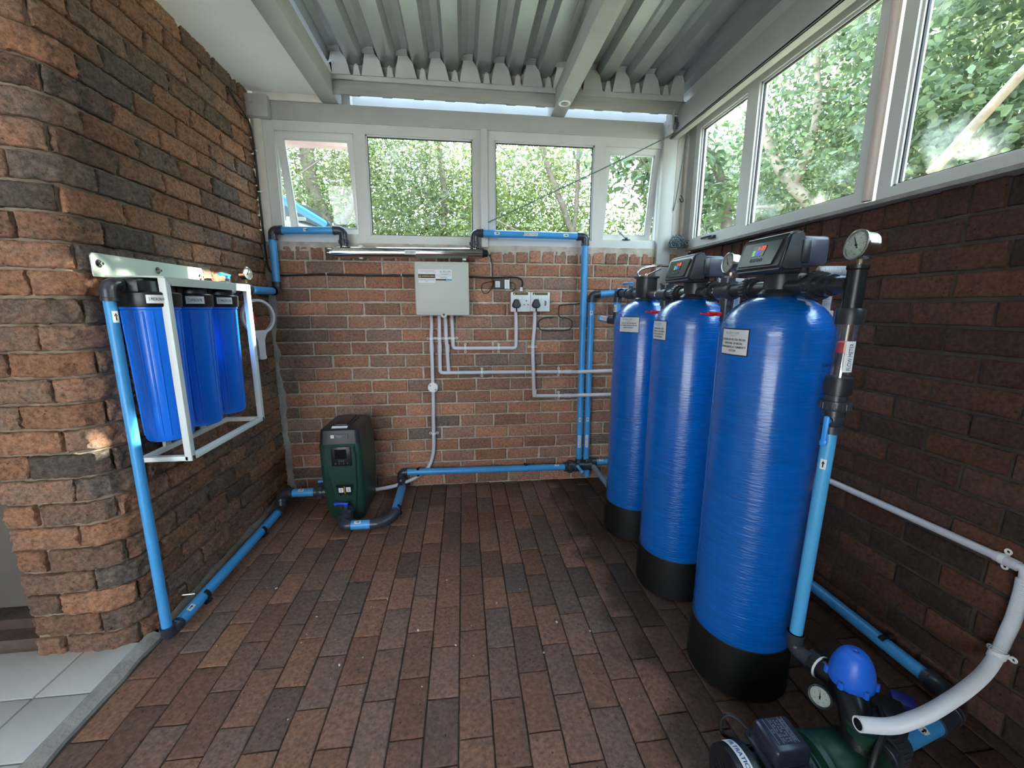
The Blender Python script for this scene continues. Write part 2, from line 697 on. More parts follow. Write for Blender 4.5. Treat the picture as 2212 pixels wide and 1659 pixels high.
def wrap_plate(mb, fn, w, h, t=0.0006, mi=0, n=10):
    vs, fs = [], []
    for i in range(n + 1):
        x = -w / 2 + w * i / n
        vs += [fn(x, -h / 2, t), fn(x, h / 2, t)]
    for i in range(n):
        fs.append((2 * i, 2 * i + 2, 2 * i + 3, 2 * i + 1))
    mb.add(vs, fs, mi)


# ------------------------------------------------------------------ plumbing helpers
PR = 0.025


def pipe(parent, p0, p1, r=PR, m=None, name='pipe'):
    return MB().cyl(p0, p1, r, seg=28).build(name, m or PIPE, parent)


def arc_pts(c, d0, d1, R, n=8):
    """from c - d0*R to c + d1*R, tangent arc"""
    c, d0, d1 = V(c), V(d0).normalized(), V(d1).normalized()
    o = c - d0 * R + d1 * R
    return [o - d1 * R * math.cos(t) + d0 * R * math.sin(t) for t in [PI / 2 * i / n for i in range(n + 1)]]


def elbow(parent, c, d0, d1, r=PR, m=None, L=None):
    """90 degree socket elbow at corner c: flow comes in along d0, leaves along d1"""
    c, d0, d1 = V(c), V(d0).normalized(), V(d1).normalized()
    R = r * 1.15
    L = L or r * 2.6
    b = MB()
    b.tube([c - d0 * L] + arc_pts(c, d0, d1, R) + [c + d1 * L], r * 1.17, 24)
    b.lathe(c - d0 * L, d0, [(0, r * 1.05), (0, r * 1.25), (r * 0.55, r * 1.25), (r * 0.62, r * 1.15)], 24)
    b.lathe(c + d1 * L, -d1, [(0, r * 1.05), (0, r * 1.25), (r * 0.55, r * 1.25), (r * 0.62, r * 1.15)], 24)
    return b.build('elbow', m or FIT, parent)


def bend(parent, pts, r=PR, m=None, name='elbow'):
    pts = [V(p) for p in pts]
    b = MB()
    b.tube(smooth(pts, 5), r * 1.17, 24)
    for a, c in ((pts[0], pts[1]), (pts[-1], pts[-2])):
        b.lathe(a, c - a, [(0, r * 1.05), (0, r * 1.25), (r * 0.55, r * 1.25), (r * 0.62, r * 1.15)], 24)
    return b.build(name, m or FIT, parent)


def smooth(pts, n=6):
    """Catmull-Rom through the points"""
    pts = [V(p) for p in pts]
    P = [pts[0] * 2 - pts[1]] + pts + [pts[-1] * 2 - pts[-2]]
    out = []
    for i in range(1, len(P) - 2):
        for k in range(n):
            t = k / n
            a, b, c, d = P[i - 1], P[i], P[i + 1], P[i + 2]
            out.append(0.5 * ((2 * b) + (c - a) * t + (2 * a - 5 * b + 4 * c - d) * t * t + (3 * b - a - 3 * c + d) * t ** 3))
    out.append(pts[-1])
    return out


def coupling(parent, p, d, L, r=PR, m=None, name='coupling', ribs=0):
    d = V(d).normalized()
    p = V(p) - d * L / 2
    k = r * 1.3
    prof = [(0, r * 0.9), (0, k), (L * 0.30, k), (L * 0.33, k * 0.94), (L * 0.67, k * 0.94), (L * 0.70, k), (L, k), (L, r * 0.9)]
    b = MB().lathe(p, d, prof, 28)
    return b.build(name, m or FIT, parent)


def union(parent, p, d, L=0.07, r=PR, m=None, big=1.62):
    """ribbed union nut with sockets either side"""
    d = V(d).normalized()
    p0 = V(p) - d * L / 2
    b = MB()
    b.lathe(p0, d, [(0, r), (0, r * 1.28), (L * .28, r * 1.28), (L * .28, r * big), (L * .34, r * big * 1.03), (L * .66, r * big * 1.03), (L * .72, r * big), (L * .72, r * 1.3), (L, r * 1.3), (L, r)], 32)
    a, c, n = frame_of(d)
    for i in range(24):
        an = 2 * PI * i / 24
        u = a * math.cos(an) + c * math.sin(an)
        w = n.cross(u)
        ce = V(p0) + d * (L * 0.5) + u * r * big * 1.03
        R = Matrix((u, w, n)).transposed()
        b.rbox(ce, (0.004, 0.0035, L * 0.32), 0.001, R, seg=1)
    return b.build('union', m or FIT, parent)


def ball_valve(parent, p, d, up, along, L=0.10, r=PR, hm=None, hl=0.07, m=None):
    """valve body on axis d with a lever handle on the side 'up', lever pointing 'along'"""
    d, up, along = V(d).normalized(), V(up).normalized(), V(along).normalized()
    p = V(p)
    b = MB()
    b.lathe(p - d * L / 2, d, [(0, r), (0, r * 1.45), (L * .27, r * 1.45), (L * .27, r * 1.15), (L * .34, r * 1.3), (L * .5, r * 1.5), (L * .66, r * 1.3), (L * .73, r * 1.15), (L * .73, r * 1.45), (L, r * 1.45), (L, r)], 28)
    b.cyl(p, p + up * r * 2.0, r * 0.5)
    v = b.build('valve_body', m or FIT, parent)
    side = up.cross(along)
    R = Matrix((along, side, up)).transposed()
    h = MB()
    h.cyl(p + up * r * 1.9, p + up * r * 2.6, r * 0.42)
    h.rbox(p + up * r * 2.75 + along * hl * 0.30, (hl, r * 0.75, r * 0.5), 0.004, R)
    h.rbox(p + up * r * 2.75 + along * hl * 0.75, (hl * 0.25, r * 1.0, r * 0.6), 0.005, R)
    h.build('handle', hm or VBLUE, v)
    return v


def arrow_sticker(parent, p, d, out, r=PR, L=0.028, w=0.013, flip=False, body=None):
    """white sticker wrapped on a pipe with a black arrow (or words) along the pipe axis d"""
    d = V(d).normalized()
    if flip:
        d = -d
    fn = wrap(p, d, out, r)
    b = MB()
    wrap_plate(b, fn, w, L, 0.0006, 0, 6)
    if body:
        text(b, body, lambda x, y: fn(-y, x, 0.0012), width=L * 0.86, height=w * 0.5)
    else:
        rect(b, fn, -w * .10, -L * .32, w * .10, L * .08, 0.0012, 1)
        b.add([fn(-w * .28, L * .05, .0012), fn(w * .28, L * .05, .0012), fn(0, L * .34, .0012)], [(0, 1, 2)], 1)
    return b.build('sticker', [PAPER, INK], parent)


def pipe_clip(parent, p, d, to_wall, r=PR, gap=0.03, m=None):
    """black snap-on clip on a stand-off block"""
    d, tw = V(d).normalized(), V(to_wall).normalized()
    s = d.cross(tw)
    R = Matrix((d, s, tw)).transposed()
    b = MB()
    b.rbox(V(p) + tw * (r + gap / 2), (0.018, r * 1.3, gap), 0.002, R)
    a = [V(p) + (s * math.cos(t) + tw * math.sin(t)) * (r * 1.08) for t in [math.radians(-35 + 250 * i / 14) for i in range(15)]]
    poly = [((q - V(p)).dot(s), (q - V(p)).dot(tw)) for q in a]
    outer = [(x * 1.16, y * 1.16) for x, y in poly][::-1]
    b.prism(poly + outer, V(p) - d * 0.009, s, tw, d * 0.018)
    return b.build('pipe_clip', m or RUBBER, parent)


def saddle(parent, p, d, nrm, r=0.0125, m=None, hw=.006):
    """white conduit saddle: two lugs with holes and a strap over the conduit"""
    d, n = V(d).normalized(), V(nrm).normalized()
    s = d.cross(n)
    b = MB()
    p = V(p)
    R = Matrix((s, d, n)).transposed()
    for k in (-1, 1):
        c = p + s * k * (r + 0.011) - n * (r * 0.75)
        b.torus(c, n, 0.0065, 0.0030, 14, 6)
        b.rbox(c - s * k * 0.008, (0.010, 0.011, 0.003), 0.001, R)
    pts = [p + (s * math.cos(t) + n * math.sin(t)) * (r + 0.0015) for t in [math.radians(-20 + 220 * i / 14) for i in range(15)]]
    vs, fs = [], []
    for q in pts:
        u = (q - p).normalized()
        vs += [q - d * hw, q + d * hw, q + d * hw + u * .002, q - d * hw + u * .002]
    for i in range(len(pts) - 1):
        for k in range(4):
            fs.append((4 * i + k, 4 * i + (k + 1) % 4, 4 * i + 4 + (k + 1) % 4, 4 * i + 4 + k))
    b.add(vs, fs)
    return b.build('saddle', m or WHITE, parent)


def gauge(label, c, face, R, depth, stem, stem_len, needle, name='pressure_gauge', case=None, stem_m=None):
    """dial gauge: face = direction the dial looks, stem = direction of the stem"""
    c, f = V(c), V(face).normalized()
    t = thing(name, label, 'gauge', c + V(stem).normalized() * (R + stem_len), 'round pressure gauges')
    up = V((0, 0, 1))
    up = (up - f * up.dot(f)).normalized()
    rt = up.cross(f).normalized()
    MB().lathe(c - f * depth, f, [(0, R * .80), (0, R * .93), (depth * .8, R * .95), (depth * .8, R * 1.04), (depth * .98, R * 1.06), (depth * 1.02, R), (depth, R * .90), (depth * .90, R * .88)], 44, caps=False).lathe(
        c - f * depth, f, [(0, 0.001), (0.0003, R * .82)], 44, caps=False).build('case', case or STAINLESS, t)
    fn = flat(c - f * depth * .12, rt, up)
    b = MB()
    n = 40
    b.add([fn(0, 0)] + [fn(R * .89 * math.cos(2 * PI * i / n), R * .89 * math.sin(2 * PI * i / n)) for i in range(n)], [(0, 1 + i, 1 + (i + 1) % n) for i in range(n)], 0)
    for i in range(21):
        a = math.radians(225 - 270 * i / 20)
        r0, r1 = (R * .66, R * .80) if i % 4 == 0 else (R * .72, R * .80)
        w = R * .014
        u = V((math.cos(a), math.sin(a)))
        q = V((-u.y, u.x)) * w
        b.add([fn(*(u * r0 - q), .0004), fn(*(u * r0 + q), .0004), fn(*(u * r1 + q), .0004), fn(*(u * r1 - q), .0004)], [(0, 3, 2, 1)], 1)
        if i % 4 == 0:
            text(b, str(i // 2), lambda x, y: fn(x, y, .0005), height=R * .13, at=(u.x * R * .52, u.y * R * .52))
    text(b, 'bar', lambda x, y: fn(x, y, .0005), height=R * .11, at=(0, -R * .62))
    d = b.build('dial', [DIAL, INK], t)
    a = math.radians(needle)
    u = V((math.cos(a), math.sin(a)))
    q = V((-u.y, u.x))
    nb = MB()
    w = R * .03
    nb.prism([(-u.x * R * .25 - q.x * w * 1.8, -u.y * R * .25 - q.y * w * 1.8), (-u.x * R * .25 + q.x * w * 1.8, -u.y * R * .25 + q.y * w * 1.8), (u.x * R * .68, u.y * R * .68)], fn(0, 0, .0015), rt, up, f * .0012)
    nb.cyl(fn(0, 0, .001), fn(0, 0, .004), R * .07)
    nb.build('needle', INK, d)
    MB().lathe(c - f * depth * .04, f, [(0, R * .9), (0.0005, 0.001)], 40, caps=False).build('lens', CLEAR, t)
    s = V(stem).normalized()
    st = MB()
    e0 = c - f * depth * .5 + s * R * .9
    st.lathe(e0, s, [(0, R * .20), (stem_len * .4, R * .20)], 6)
    st.lathe(e0 + s * stem_len * .4, s, [(0, R * .15), (stem_len * .75, R * .15)], 16)
    st.build('stem', stem_m or mat('brass', lin(190, 180, 150), 0.3, metal=0.9), t)
    return t


# ------------------------------------------------------------------ brickwork
class Bricks:
    """real bricks on a mapped surface: fn(u, v, n) gives the world point; mat 0 brick, mat 1 mortar"""

    def __init__(s, fn, seed, amp=0.002, rough=0.0, rad=0.007, depth=0.012, cell=0.016, jag=0.002, rock=False):
        s.fn, s.amp, s.rough, s.rad, s.depth, s.cell, s.jag, s.rock = fn, amp, rough, rad, depth, cell, jag, rock
        s.r = random.Random(seed)
        s.spread = .26
        s.b = MB()
        s.t = []

    def brick(s, u0, v0, u1, v1, hue=None, cell=None):
        r = s.r
        cell = cell or s.cell
        nu = max(3, int((u1 - u0) / cell) + 1)
        nv = max(3, int((v1 - v0) / cell) + 1)
        off = V((r.uniform(0, 90), r.uniform(0, 90), r.uniform(0, 90)))
        tilt = (r.gauss(0, .35) * s.amp, r.gauss(0, .35) * s.amp, r.gauss(0, .6) * s.amp)
        col = (min(1, max(0, r.gauss(.5, s.spread))) if hue is None else hue, r.random(), r.random(), 1)
        vs, fs = [], []
        e = s.rad
        us = [0, e * .35, e] + [e + (u1 - u0 - 2 * e) * i / (nu - 1) for i in range(1, nu - 1)] + [u1 - u0 - e, u1 - u0 - e * .35, u1 - u0]
        vv = [0, e * .35, e] + [e + (v1 - v0 - 2 * e) * i / (nv - 1) for i in range(1, nv - 1)] + [v1 - v0 - e, v1 - v0 - e * .35, v1 - v0]
        NU, NV = len(us), len(vv)
        for j, dv in enumerate(vv):
            for i, du in enumerate(us):
                p = V((du * 34, dv * 34, 0)) + off
                q = V((du * 95, dv * 95, 7)) + off
                n = s.amp * noise.noise(p) + s.amp * .6 * noise.noise(q)
                if s.rock:
                    n += s.rough * (noise.ridged_multi_fractal(p * .5, 0.9, 2.1, 4, 1.0, 2.0) * .5 - .7) + s.rough * .35 * noise.noise(q * 1.7)
                n += tilt[2] + tilt[0] * (2 * du / (u1 - u0) - 1) + tilt[1] * (2 * dv / (v1 - v0) - 1)
                dd = min(du, dv, u1 - u0 - du, v1 - v0 - dv)
                if dd < e:
                    k = 1 - dd / e
                    n -= e * .8 * (1 - math.sqrt(max(0, 1 - k * k)))
                ju = jv = 0
                if i in (0, NU - 1) or j in (0, NV - 1):
                    ju = s.jag * noise.noise(V((du * 60, dv * 60, 31)) + off)
                    jv = s.jag * noise.noise(V((du * 60, dv * 60, 57)) + off)
                vs.append(s.fn(u0 + du + ju, v0 + dv + jv, n))
        for j in range(NV - 1):
            for i in range(NU - 1):
                a = j * NU + i
                fs.append((a, a + 1, a + NU + 1, a + NU))
        ring = [i for i in range(NU)] + [j * NU + NU - 1 for j in range(1, NV)] + [(NV - 1) * NU + i for i in range(NU - 2, -1, -1)] + [j * NU for j in range(NV - 2, 0, -1)]
        k0 = len(vs)
        for a in ring:
            j, i = divmod(a, NU)
            vs.append(s.fn(u0 + us[i], v0 + vv[j], -s.depth - .012))
        L = len(ring)
        for i in range(L):
            i2 = (i + 1) % L
            fs.append((ring[i], k0 + i, k0 + i2, ring[i2]))
        s.b.add(vs, fs, 0)
        s.t += [col] * len(vs)

    def mortar(s, u0, v0, u1, v1, step=0.03, depth=None, mi=1, amp=0.0025):
        d = s.depth if depth is None else depth
        nu, nv = max(1, int((u1 - u0) / step)), max(1, int((v1 - v0) / step))
        vs, fs = [], []
        for j in range(nv + 1):
            for i in range(nu + 1):
                u, v = u0 + (u1 - u0) * i / nu, v0 + (v1 - v0) * j / nv
                vs.append(s.fn(u, v, -d + amp * noise.noise(V((u * 40, v * 40, 3.3)))))
        for j in range(nv):
            for i in range(nu):
                a = j * (nu + 1) + i
                fs.append((a, a + 1, a + nu + 2, a + nu + 1))
        s.b.add(vs, fs, mi)
        s.t += [(0.5, 0.5, 0.5, 1)] * len(vs)

    def extra(s, mb, mi=1):
        s.b.add(mb.v, mb.f, mi)
        s.t += [(0.5, 0.5, 0.5, 1)] * len(mb.v)

    def courses(s, u0, u1, v0, n, pitch=0.085, L=0.232, joint=0.011, phase=0.0, skip=None):
        for k in range(n):
            ph = phase + (L / 2 if k % 2 else 0) + s.r.uniform(-.012, .012)
            u = u0 - ((u0 - ph) % L)
            vj = [s.r.uniform(-.0015, .0015) for _ in range(2)]
            while u < u1 - 0.001:
                a, b = max(u0, u + joint / 2 + s.r.uniform(-.002, .002)), min(u1, u + L - joint / 2 + s.r.uniform(-.002, .002))
                if b - a > 0.03 and not (skip and skip(a, b, v0 + k * pitch)):
                    s.brick(a, v0 + k * pitch + joint / 2 + vj[0], b, v0 + (k + 1) * pitch - joint / 2 + vj[1])
                u += L

    def done(s, name, mats):
        return s.b.build(name, mats, None, smooth=50, tint=s.t)


D = 2.77          # face of the back wall
XL, XR = -1.20, 1.545
# floor of clay pavers: columns run away from the camera
fl = Bricks(lambda u, v, n: V((u, v, n - 0.002)), 11, amp=0.0016, rad=0.004, depth=0.006, cell=0.03, jag=0.0022)
fl.spread = .21
nc = 0
xcol = -1.062 - 0.1025
while xcol < 1.56:
    yy = 0.30 + (0.1 if nc % 2 else 0.0) + fl.r.uniform(-.03, .03)
    while yy < 2.80:
        x0, x1 = max(xcol + .002, XL + 0.03), min(xcol + 0.1005, 1.56)
        if x1 - x0 > 0.03:
            fl.brick(x0, yy + .002, x1, yy + 0.2055 - .002)
        yy += 0.2055
    xcol += 0.1025
    nc += 1
fl.mortar(-1.22, 0.25, 1.6, 2.82, 0.08)
slab = MB().box((-1.22, -1.9, -0.12), (1.75, 0.32, -0.005))
fl.extra(slab, 0)
slab = MB().box((-1.3, 0.2, -0.12), (1.8, 3.05, -0.03))
fl.extra(slab, 1)
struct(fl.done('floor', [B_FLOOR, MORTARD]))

# grey tiled floor left of the paving, its mortared edge
tl = MB()
yj = [-1.9, -1.50, -1.16, -0.82, -0.48, -0.14, 0.38, 0.715, 1.055, 1.263, 1.47]
xj = [-3.4, -3.06, -2.72, -2.38, -2.04, -1.72, -1.385, -1.218]
for j in range(len(yj) - 1):
    for i in range(len(xj) - 1):
        a, b = (xj[i] + .003, yj[j] + .003), (xj[i + 1] - .003, yj[j + 1] - .003)
        tl.rbox(((a[0] + b[0]) / 2, (a[1] + b[1]) / 2, 0.014), (b[0] - a[0], b[1] - a[1], 0.014), 0.002)
k = len(tl.f)
tl.box((-3.4, -1.9, -0.12), (-1.219, 1.47, 0.016))
tl.m = [0] * k + [1] * (len(tl.f) - k)
struct(tl.build('floor_tiled', [TILE, CEMENT]))
ed = MB()
n = 70
vs, fs = [], []
for i in range(n + 1):
    y = -1.0 + 2.52 * i / n
    w = 0.040 + .012 * noise.noise(V((y * 11, 0, 0)))
    vs += [(-1.222, y, 0.019), (-1.205, y, 0.018 + .003 * noise.noise(V((y * 15, 4, 0)))), (-1.218 + w, y, 0.004), (-1.215 + w, y, -0.01)]
for i in range(n):
    for k in range(3):
        fs.append((4 * i + k, 4 * i + k + 1, 4 * i + 5 + k, 4 * i + 4 + k))
ed.add(vs, fs)
struct(ed.build('trim_1', CEMENT))

# back wall: 18 courses, soldier course, grey plaster under the windows
bw = Bricks(lambda u, v, n: V((u, D - n, v)), 5, amp=0.0036, rad=0.008, depth=0.011, cell=0.016, jag=0.004)
bw.spread = .22
bw.courses(-1.20, 1.56, 0.0, 18, phase=-1.09)
u = -1.195
while u < 1.55:
    w = 0.073 + bw.r.uniform(-.003, .003)
    bw.brick(u, 1.535, min(u + w, 1.56), 1.602 + bw.r.uniform(-.004, .012))
    u += w + 0.013
bw.mortar(-1.22, -0.02, 1.6, 1.60, 0.03)
bw.mortar(-1.22, 1.585, 1.6, 1.64, 0.015, 0.003, 1, 0.006)
# smeared cement up the left corner
vs, fs = [], []
n = 60
for i in range(n + 1):
    z = 1.62 * i / n
    w = 0.030 + 0.026 * noise.noise(V((z * 13, 1.5, 0))) + 0.022 * (1 - z / 1.62)
    for k in range(4):
        vs.append((-1.205 + w * k / 3 + (0.006 * noise.noise(V((z * 60, k, 9))) if k == 3 else 0), D - 0.012 * (1 - (k / 3) ** 2) - .003 + 0.005 * noise.noise(V((z * 40, k * 2.0, 5))) + (0.012 if k == 3 else 0), z))
for i in range(n):
    for k in range(3):
        a = i * 4 + k
        fs.append((a, a + 1, a + 5, a + 4))
c = MB()
c.add(vs, fs)
bw.extra(c, 2)
bw.extra(MB().box((-1.5, D + .02, -0.1), (1.75, D + 0.20, 1.63)), 1)
struct(bw.done('wall_back', [B_BACK, MORTAR, CEMENT]))

# left wall of rock-face bricks; its near end turns a rounded corner to face the camera
RC = 0.12
U1 = 0.33 - RC            # straight length facing the camera
U2 = U1 + RC * PI / 2


def left_fn(u, v, n):
    if u < U1:
        return V((-1.53 + u, 1.44 - n, v))
    if u < U2:
        a = (u - U1) / RC
        return V((XL - RC + (RC + n) * math.sin(a), 1.44 + RC - (RC + n) * math.cos(a), v))
    return V((XL + n, 1.44 + RC + (u - U2), v))


UE = U2 + (D - 1.44 - RC)
lw = Bricks(left_fn, 21, amp=0.003, rough=0.017, rad=0.008, depth=0.019, cell=0.012, jag=0.006, rock=True)
lw.courses(0.0, UE, 0.0, 29, phase=0.1, joint=0.010)
lw.mortar(-0.0, -0.02, UE, 2.47, 0.03, amp=0.004)
# mortar bedding along the foot
vs, fs = [], []
n = 60
for i in range(n + 1):
    u_ = U2 - .03 + (UE - U2 + .03) * i / n
    far = min(1, max(0, (u_ - U2) / (UE - U2)))
    h = 0.025 + .035 * far + .022 * noise.noise(V((u_ * 9, 2, 2)))
    w = 0.028 + .025 * far + .02 * noise.noise(V((u_ * 8, 7, 2)))
    vs += [left_fn(u_, h, 0.003), left_fn(u_, h * .5, w * .45), left_fn(u_, 0.004, w), left_fn(u_, -0.01, w + .004)]
for i in range(n):
    for k in range(3):
        a = i * 4 + k
        fs.append((a, a + 4, a + 5, a + 1))
c = MB()
c.add(vs, fs)
lw.extra(c, 2)
lw.extra(MB().box((-1.52, 1.62, -0.1), (-1.235, 2.95, 2.75)), 1)
lw.extra(MB().box((-1.52, 1.475, -0.1), (-1.34, 1.62, 2.75)), 1)
struct(lw.done('wall_left', [B_LEFT, MORTARL, BED]))

# the recess at the near end of the left wall: set-back plastered panel over a brick ledge
rc = MB()
rc.box((-3.4, 1.60, 0.11), (-1.60, 1.75, 2.75), 0)
k = len(rc.f)
rc.box((-3.4, 1.72, -0.1), (-1.50, 1.80, 2.75), 1)
rc.box((-3.4, 1.50, -0.1), (-1.575, 1.75, 0.045), 1)
rc.box((-3.4, 1.56, 0.04), (-1.575, 1.75, 0.085), 1)
rc.m = [0] * k + [1] * (len(rc.f) - k)
struct(rc.build('wall_recess', [PLASTER, mat('dark_brick_reveal', lin(84, 66, 58), 0.9, var=0.3, vscale=14, bump=0.004, bscale=40)]))

# right wall
rw = Bricks(lambda u, v, n: V((XR - n, u, v)), 33, amp=0.0022, rad=0.007, depth=0.010, cell=0.02, jag=0.004)
rw.courses(0.30, 2.79, 0.0, 18, phase=0.12)
u = 0.30
while u < 2.78:
    w = 0.075 + rw.r.uniform(-.004, .004)
    rw.brick(u, 1.535, min(u + w, 2.79), 1.618 + rw.r.uniform(-.006, .006))
    u += w + 0.012
rw.mortar(0.25, -0.02, 2.85, 1.615, 0.03)
rw.extra(MB().box((XR + .02, -1.8, -0.1), (XR + 0.20, 2.97, 1.63)), 1)
rw.extra(MB().box((XR - .002, -1.8, -0.1), (XR + 0.10, 0.32, 1.63)), 0)
struct(rw.done('wall_right', [B_RIGHT, mat('brown_mortar', lin(68, 60, 54), 0.95, var=0.25, vscale=16, bump=0.003, bscale=60)]))

# wall behind the viewer with a doorway, seen only as light and reflections
rr = MB()
rr.box((-0.4, -1.9, 0), (1.75, -1.7, 2.6))
rr.box((-3.4, -1.9, 2.25), (-0.4, -1.7, 2.6))
rr.box((-3.4, -1.9, 0), (-2.6, -1.7, 2.25))
struct(rr.build('wall_rear', mat('rear_plaster', lin(150, 140, 130), 0.9)))

rr = MB()
rr.box((-3.6, -1.9, -0.1), (-3.4, 1.8, 2.6))
struct(rr.build('wall_far_left', MATS['rear_plaster']))
struct(MB().box((-5.0, -4.2, 2.46), (1.75, -1.9, 2.6)).build('ceiling_light_block', CEILW))  # unseen roof, added to keep high sky light out of the doorway
struct(MB().box((-14, -10.2, -0.2), (12, -10, 2.6)).build('wall_light_block', mat('light_block_brown', lin(120, 104, 90), .9, var=.15)))  # unseen wall, added to dim the low sky beyond the doorway

# ------------------------------------------------------------------ roof
# corrugated steel sheet, ribs running away from the viewer
pit = 0.1822
prof = [(-.5, 2.600), (-.35, 2.601), (-.24, 2.640), (-.06, 2.653), (.13, 2.651), (.23, 2.602), (.5, 2.600)]
vs, fs = [], []
xs = []
x = -0.484 - pit * 2
while x < 1.62:
    for k, (t, z) in enumerate(prof[:-1]):
        xs.append((x + t * pit, z))
    x += pit
ys = [-1.9, -1.2, -0.5, 0.1, 0.6, 1.1, 1.6, 2.1, 2.5, 2.86]
for y in ys:
    for (x, z) in xs:
        vs.append((x, y, z + .0012 * noise.noise(V((x * 5, y * 2.5, 0)))))
nx = len(xs)
for j in range(len(ys) - 1):
    for i in range(nx - 1):
        a = j * nx + i
        fs.append((a, a + nx, a + nx + 1, a + 1))
b = MB()
b.add(vs, fs)
k = len(vs)
b.add([v + V((0, 0, .0008)) for v in b.v[:k]], [tuple(reversed(f)) for f in fs])
struct(b.build('ceiling', GALV, smooth=12))
# white boarded ceiling beside the brick wall
b = MB()
b.box((-3.4, -1.9, 2.455), (-0.79, 2.78, 2.49))
struct(b.build('ceiling_boarded', CEILW))
b = MB()
b.prism([(0, 0), (0.03, 0), (0, -0.022)], (-1.235, 1.3, 2.456), (1, 0, 0), (0, 0, 1), (0, 1.48, 0))
struct(b.build('trim_2', CEILW))
b = MB()
b.rbox((-0.985, 2.765, 2.437), (0.38, 0.014, 0.042), 0.002)
struct(b.build('trim_3', WOODW))


def beam(name, a, b_, r=0.004):
    c = [(a[i] + b_[i]) / 2 for i in range(3)]
    s = [abs(b_[i] - a[i]) for i in range(3)]
    return struct(MB().rbox(c, s, r).build(name, STEELP))


beam('trim_4', (-1.12, 2.77, 2.319), (1.36, 2.868, 2.419))                    # beam over the back windows
bb = MB().rbox((-1.15, 2.745, 2.372), (0.13, 0.05, 0.115), 0.003)
bb.cyl((-1.165, 2.72, 2.385), (-1.165, 2.705, 2.385), 0.009, seg=6)
bb.cyl((-1.165, 2.705, 2.385), (-1.165, 2.69, 2.385), 0.0055, seg=12)
struct(bb.build('trim_5', STEELP))                                             # its left end plate and bolt
beam('trim_6', (-0.80, -1.9, 2.42), (-0.705, 2.868, 2.522))                    # left rafter
beam('trim_7', (0.565, -1.9, 2.42), (0.655, 2.868, 2.522))                     # right rafter
sb = MB()
sb.rbox((1.352, 0.45, 2.384), (0.012, 4.7, 0.142), 0.003)
sb.rbox((1.372, 0.45, 2.319), (0.052, 4.7, 0.012), 0.003)
sb.rbox((1.40, 0.45, 2.449), (0.10, 4.7, 0.012), 0.003)
struct(sb.build('trim_8', STEELP))                                             # channel along the right windows
beam('trim_9', (1.306, 2.745, 0.0), (1.402, 2.842, 2.42))                      # corner post
b = MB()
b.rbox((1.315, 2.70, 2.385), (0.012, 0.09, 0.13), 0.002)
b.rbox((1.352, 2.742, 2.385), (0.08, 0.012, 0.13), 0.002)
b.cyl((1.306, 2.70, 2.37), (1.312, 2.70, 2.37), 0.006, seg=10)
struct(b.build('trim_10', STEELP))                                             # bracket on the post
# timber purlin and the cut flashing that closes the ribs
b = MB()
b.rbox((0.34, 2.664, 2.459), (2.12, 0.014, 0.072), 0.003)
b.rbox((0.34, 2.69, 2.475), (2.12, 0.05, 0.03), 0.003)
b.box((-0.715, 2.715, 2.48), (1.40, 2.722, 2.66))
for i in range(12):
    xx = -0.62 + i * pit + .02
    b.rbox((xx, 2.73, 2.458), (0.06, 0.014, 0.02), 0.004)
struct(b.build('trim_11', mat('grey_painted_timber', lin(150, 148, 140), 0.6, var=0.08, vscale=10, bump=0.0006, bscale=30, stretch=(.4, 8, 8))))
b = MB()
FY = 2.655
b.prism([(-0.705, 2.4975), (1.37, 2.493), (1.37, 2.522), (-0.705, 2.522)], (0, FY, 0), (1, 0, 0), (0, 0, 1), (0, 0.0015, 0))
b.prism([(-0.585, 2.491), (1.37, 2.487), (1.37, 2.4965), (-0.585, 2.5005)], (0, FY - .012, 0), (1, 0, 0), (0, 0, 1), (0, 0.013, 0))
for i in range(-1, 11):
    xa = -0.484 + i * pit
    if xa > 1.36:
        break
    l, r_ = xa - .058, xa + .066
    b.prism([(max(l, -.70), 2.52), (min(r_, 1.37), 2.52), (min(xa + .045, 1.37), 2.60), (min(xa + .018, 1.37), 2.635), (xa - .036, 2.632), (xa - .046, 2.58)], (0, FY, 0), (1, 0, 0), (0, 0, 1), (0, 0.0015, 0))
    b.prism([(xa - .046, 2.632), (xa + .018, 2.635), (xa + .012, 2.645), (xa - .03, 2.644)], (0, FY + .001, 0), (1, 0, 0), (0, 0, 1), (0, -0.03, 0.012))
    b.prism([(max(xa - .105, -.70), 2.52), (xa - .062, 2.52), (xa - .075, 2.575), (max(xa - .092, -.70), 2.578)], (0, FY, 0), (1, 0, 0), (0, 0, 1), (0, 0.0015, 0))
    b.ball((max(xa - .083, -.69), FY - .002, 2.574), 0.005)
struct(b.build('trim_12', STEELP))
# fascia beyond the purlin, open to the sky above
b = MB()
b.box((-0.66, 2.94, 2.36), (1.45, 2.955, 2.66))
b.box((-0.715, 2.86, 2.36), (-0.66, 2.955, 2.66))
struct(b.build('trim_13', mat('white_fascia', lin(186, 186, 184), 0.6, var=0.05)))
b = MB()
b.box((-3.0, 3.30, 2.368), (-0.775, 3.36, 2.60))
b.box((-3.0, 2.9, 2.60), (-0.775, 3.36, 2.64))
struct(b.build('trim_14', mat('pink_eave', lin(206, 168, 158), 0.8, var=0.06)))

# ------------------------------------------------------------------ windows


